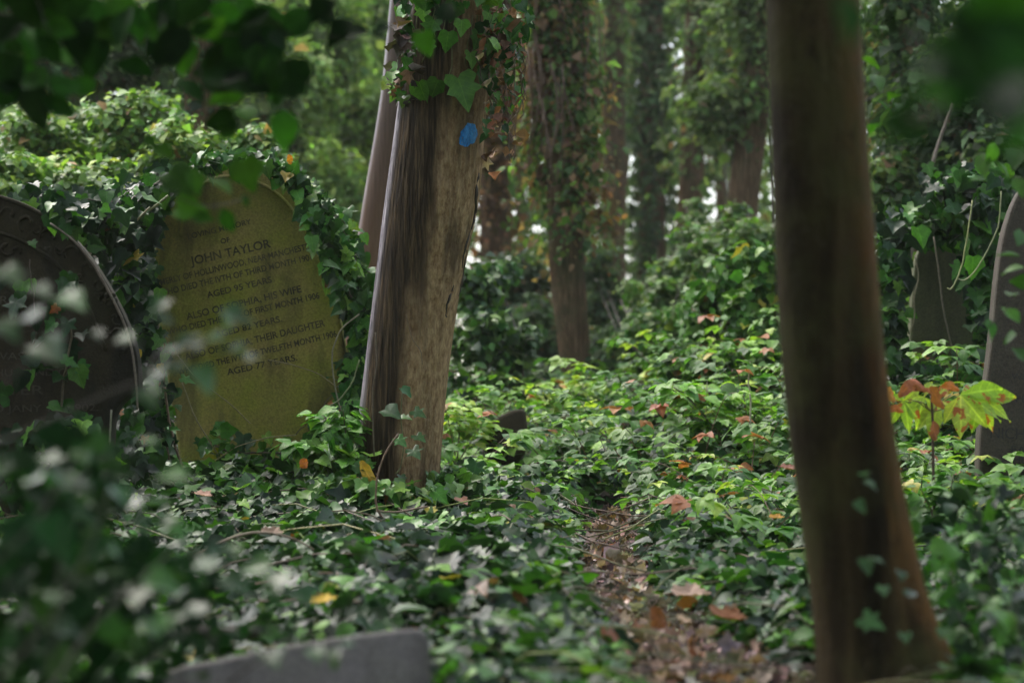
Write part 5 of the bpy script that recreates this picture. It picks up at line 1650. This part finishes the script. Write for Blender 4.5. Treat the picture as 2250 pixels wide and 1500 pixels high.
spray('ivy_spray', 'blurred ivy leaves shining white in front of the dark and mossy headstones', 'ivy',
      [[(-80, 900, 2.9), (60, 800, 2.95), (150, 700, 3.0), (170, 640, 3.0)], [(-60, 1000, 3.0), (200, 880, 3.05), (380, 800, 3.1), (480, 740, 3.1), (530, 690, 3.1)], [(300, 840, 3.05), (380, 740, 3.1), (345, 670, 3.1)]],
      [(160, 655, 3, 75), (110, 765, 2.95, 85), (95, 640, 2.95, 55), (345, 672, 3.1, 48), (365, 700, 3.1, 40), (400, 752, 3.1, 55), (430, 760, 3.1, 45), (375, 760, 3.1, 50), (420, 735, 3.1, 40), (520, 690, 3.1, 60), (540, 700, 3.1, 45), (505, 705, 3.1, 45), (490, 770, 3.1, 45), (525, 768, 3.1, 42), (550, 785, 3.1, 38), (270, 742, 3.05, 40), (215, 735, 3.0, 35), (20, 720, 2.9, 70), (30, 610, 2.9, 80), (340, 830, 3.1, 70), (450, 830, 3.1, 70), (390, 800, 3.1, 60), (60, 690, 2.9, 60), (470, 740, 3.1, 40), (330, 870, 3.05, 60)],
      IVY, [((.03, .08, .02), 3), ((.05, .12, .025), 2)], M_SHINE, (0, -.52, .8), .15, (.1, -.4, -.4), .6)
spray('ivy_bush', 'dark blurred foreground ivy bush filling the lower left corner', 'bush',
      [[(-60, 1560, 2.6), (120, 1350, 2.6), (200, 1200, 2.65), (240, 1080, 2.7)], [(60, 1600, 2.7), (180, 1400, 2.8), (330, 1250, 2.9), (420, 1180, 3.0)], [(-80, 1300, 2.5), (80, 1150, 2.55), (160, 1000, 2.6)], [(200, 1600, 2.9), (330, 1450, 3), (420, 1380, 3.1)], [(100, 1560, 2.4), (130, 1300, 2.4), (140, 1150, 2.4)]],
      [(130, 1180, 2.5, 130)],
      IVY + OVAL[:1], [((.007, .025, .007), 5), ((.012, .045, .009), 4), ((.025, .08, .012), 2), ((.05, .14, .02), .4)], M_MATT, (0, -.75, .5), .45, (0, -.3, -.5), .7,
      [(150, -40, 230, 1020, 1520, 2.8, 3.6, 62), (110, 0, 320, 1180, 1520, 2.9, 3.7, 58), (45, 0, 280, 960, 1200, 3.0, 3.6, 50), (70, 240, 470, 1200, 1520, 3.0, 3.7, 50), (24, 380, 620, 1270, 1430, 3.2, 3.8, 42)])
spray('ivy_spray', 'scattered blurred ivy leaves poking up before the dark carpet and the violet slab', 'ivy',
      [[(260, 1300, 3.0), (450, 1250, 3.1), (600, 1230, 3.15), (700, 1220, 3.2)], [(500, 1500, 3.2), (640, 1400, 3.2), (760, 1380, 3.2), (800, 1210, 3.2)]],
      [(800, 1200, 3.2, 75), (812, 1225, 3.2, 60), (365, 1140, 3.1, 45), (372, 1155, 3.1, 45), (270, 1085, 3.0, 60), (480, 1215, 3.1, 40), (515, 1205, 3.1, 45), (560, 1240, 3.15, 70), (390, 1195, 3.1, 40), (250, 1205, 3.0, 45), (300, 1310, 3.0, 75), (290, 1395, 3.0, 55), (440, 1240, 3.1, 80), (610, 1270, 3.15, 70), (660, 1300, 3.15, 60), (735, 1430, 3.2, 40), (770, 1410, 3.2, 36), (695, 1438, 3.2, 45), (740, 1455, 3.2, 50), (520, 1280, 3.1, 75), (420, 1330, 3.1, 70), (360, 1260, 3.05, 70), (600, 1440, 3.2, 60), (440, 1480, 3.1, 60), (350, 1090, 3.0, 45)],
      IVY, [((.025, .08, .018), 3), ((.05, .14, .02), 2)], M_SHINE, (0, -.45, .8), .28, (0, -.4, -.4), .7, [(34, 10, 420, 960, 1480, 2.8, 3.4, 50)])
spray('leafy_branch', 'large very blurred leaves hanging into the top right corner', 'branch',
      [[(2330, 40, 1.7), (2200, 90, 1.7), (2080, 110, 1.75), (1960, 60, 1.8)], [(2340, 180, 1.6), (2230, 190, 1.6), (2080, 230, 1.7), (1990, 275, 1.8)]],
      [(1862, 42, 1.9, 150), (1960, 60, 1.7, 120), (1985, 272, 1.8, 140), (2050, 130, 1.7, 120), (2120, 200, 1.65, 150), (2215, 215, 1.45, 190), (2180, 70, 1.55, 190), (2250, 100, 1.5, 200), (2240, 10, 1.5, 200), (2110, 40, 1.65, 140), (2230, 290, 1.6, 140), (2060, 200, 1.7, 120), (2150, 130, 1.6, 180), (2200, 150, 1.6, 180), (2270, 180, 1.55, 190), (2090, 100, 1.7, 130), (1985, 225, 1.8, 60), (2170, 20, 1.6, 170), (2110, 150, 1.62, 150), (2240, 60, 1.6, 180), (2200, 250, 1.62, 110)],
      OVAL, [((.008, .022, .008), 4), ((.015, .05, .01), 3), ((.035, .13, .012), 1.6)], M_MATT, (0, -.9, .2), .35, (-.6, 0, -.35), .5, [(260, 1950, 2900, -900, -80, 1.6, 3.0, 130)], .004)  # leaves above the frame are unseen, added as shade on the right
spray('leafy_twig', 'green pointed leaves on a twig over the right-hand headstone', 'twig',
      [[(2320, 500, 5.2), (2240, 560, 5.2), (2200, 600, 5.2)], [(2320, 640, 5.2), (2230, 660, 5.2), (2170, 720, 5.2)], [(2320, 400, 5.2), (2230, 390, 5.2), (2160, 370, 5.2)]],
      [(2215, 560, 5.2, 55), (2225, 590, 5.2, 50), (2180, 720, 5.2, 50), (2220, 690, 5.2, 60), (2245, 620, 5.2, 55), (2240, 520, 5.2, 60), (2215, 740, 5.2, 45), (2245, 780, 5.2, 60), (2200, 370, 5.2, 60), (2160, 360, 5.2, 60), (2230, 345, 5.2, 70), (2180, 340, 5.2, 60), (2240, 410, 5.2, 60), (2150, 395, 5.2, 50), (2225, 640, 5.2, 50)],
      OVAL, [((.03, .09, .012), 3), ((.055, .15, .018), 2)], M_SOFT, (0, -.5, .7), .3, (-.4, -.1, -.3), .6)
spray('leafy_twig', 'bright green leaf sprigs beside the thick brown trunk near the top right', 'twig',
      [[(1880, 240, 5.6), (1920, 210, 5.6), (1980, 190, 5.6)]], [(1930, 175, 5.6, 55), (1965, 205, 5.6, 50), (1945, 228, 5.6, 45), (1920, 275, 5.6, 50), (1975, 232, 5.6, 40), (1910, 130, 5.6, 50), (1935, 60, 5.6, 45)],
      OVAL, [((.05, .16, .015), 2), ((.08, .22, .02), 1)], M_SOFT, (0, -.4, .8), .3, (.6, -.1, -.2), .5)
spray('leafy_bush', 'green leafy bush at the lower right edge, beside the foot of the thick brown trunk', 'bush',
      [[(2200, 1560, 4.3), (2190, 1350, 4.35), (2160, 1180, 4.4)], [(2240, 1560, 4.2), (2235, 1300, 4.3), (2220, 1120, 4.35)], [(2120, 1560, 4.5), (2110, 1350, 4.5), (2090, 1250, 4.6)]],
      [(2000, 1170, 5.2, 60)], IVY + OVAL, IVY_DARK[:4] + IVY_MID[2:3], M_GLOSS, (0, -.4, .8), .55, (0, -.3, -.5), .7,
      [(90, 2060, 2260, 1180, 1520, 4.2, 4.8, 44), (90, 2080, 2260, 1080, 1260, 4.8, 5.6, 42), (90, 2010, 2200, 1140, 1330, 5.2, 5.8, 42), (80, 2090, 2260, 1300, 1520, 4.2, 4.6, 46)])
spray('ivy', 'few small ivy leaves on the lower bark of the thick brown trunk', 'ivy', [],
      [(1895, 1037, 4.12, 26), (1915, 1065, 4.12, 34), (1892, 1112, 4.12, 34), (1905, 1240, 4.1, 45), (1935, 1232, 4.1, 24), (1982, 1262, 4.12, 31), (2005, 1300, 4.12, 39), (1942, 1298, 4.1, 34), (1920, 1368, 4.08, 57), (2070, 1390, 4.08, 32), (1990, 1400, 4.08, 32)],
      IVY, [((.04, .1, .03), 1)], M_IVY, (0, -.55, .8), .2, (.2, -.3, -.6), .5)

# ------------------------------------------------------------------ damp woodland air
m = bpy.data.materials.new('damp_air')
m.use_nodes = True
m.node_tree.nodes.clear()
pv = m.node_tree.nodes.new('ShaderNodeVolumePrincipled')
pv.inputs['Density'].default_value = .0011
pv.inputs['Color'].default_value = (.86, .9, .8, 1)
pv.inputs['Anisotropy'].default_value = .2
mo = m.node_tree.nodes.new('ShaderNodeOutputMaterial')
m.node_tree.links.new(pv.outputs[0], mo.inputs['Volume'])
me = bpy.data.meshes.new('haze')
hx, hy, z0, z1 = 262, 300, float(GZ.min()) - 1, 16.0
vs_ = [(a * hx, 8 + c * hy, z) for z in (z0, z1) for a, c in ((-1, -1), (1, -1), (1, 1), (-1, 1))]
me.from_pydata(vs_, [], [(3, 2, 1, 0), (4, 5, 6, 7), (0, 1, 5, 4), (1, 2, 6, 5), (2, 3, 7, 6), (3, 0, 4, 7)])
me.materials.append(m)
hz = bpy.data.objects.new('haze', me)
COL.objects.link(hz)
kind(hz, 'stuff')['label'] = 'thin damp air softening the far woodland'

# ------------------------------------------------------------------ light, sky, camera
SUN_EL, SUN_AZ = math.radians(56), math.radians(-38)      # azimuth from +Y (away from camera), negative = to the left
w = bpy.data.worlds.new('World')
scene.world = w
w.use_nodes = True
nt = w.node_tree
bg = nt.nodes['Background']
sky = nt.nodes.new('ShaderNodeTexSky')
sky.sky_type = 'NISHITA'
sky.sun_disc = False
sky.sun_elevation = SUN_EL
sky.sun_rotation = SUN_AZ
sky.dust_density = 4.0
sky.air_density = 1.0
sky.ozone_density = 1.0
hs = nt.nodes.new('ShaderNodeHueSaturation')     # milky overcast rather than clear blue
hs.inputs['Saturation'].default_value = .55
nt.links.new(sky.outputs[0], hs.inputs['Color'])
nt.links.new(hs.outputs[0], bg.inputs['Color'])
bg.inputs['Strength'].default_value = .15
ld = bpy.data.lights.new('sun', 'SUN')
ld.energy = .55
ld.angle = math.radians(40)
ld.color = (1, .95, .87)
lo = bpy.data.objects.new('sun', ld)
COL.objects.link(lo)
d = Vector((math.sin(SUN_AZ) * math.cos(SUN_EL), math.cos(SUN_AZ) * math.cos(SUN_EL), math.sin(SUN_EL)))
lo.rotation_euler = (-d).to_track_quat('-Z', 'Y').to_euler()
lo.location = (0, 0, 20)

cam = bpy.data.cameras.new('camera')
cam.sensor_width = 22.3
cam.lens = 50
cam.clip_end = 2000
cam.clip_start = .05
cam.dof.use_dof = True
cam.dof.focus_distance = 8.0
cam.dof.aperture_fstop = 1.8
co = bpy.data.objects.new('camera', cam)
COL.objects.link(co)
co.location = tuple(CAM)
co.rotation_euler = (math.pi / 2 + PITCH, 0, 0)
scene.camera = co

vs = scene.view_settings
vs.view_transform = 'Standard'
vs.look = 'None'
vs.gamma = 1
vs.exposure = 1.9
scene.cycles.use_denoising = True
scene.cycles.max_bounces = 6
scene.cycles.diffuse_bounces = 3
scene.cycles.glossy_bounces = 3
scene.cycles.transmission_bounces = 2
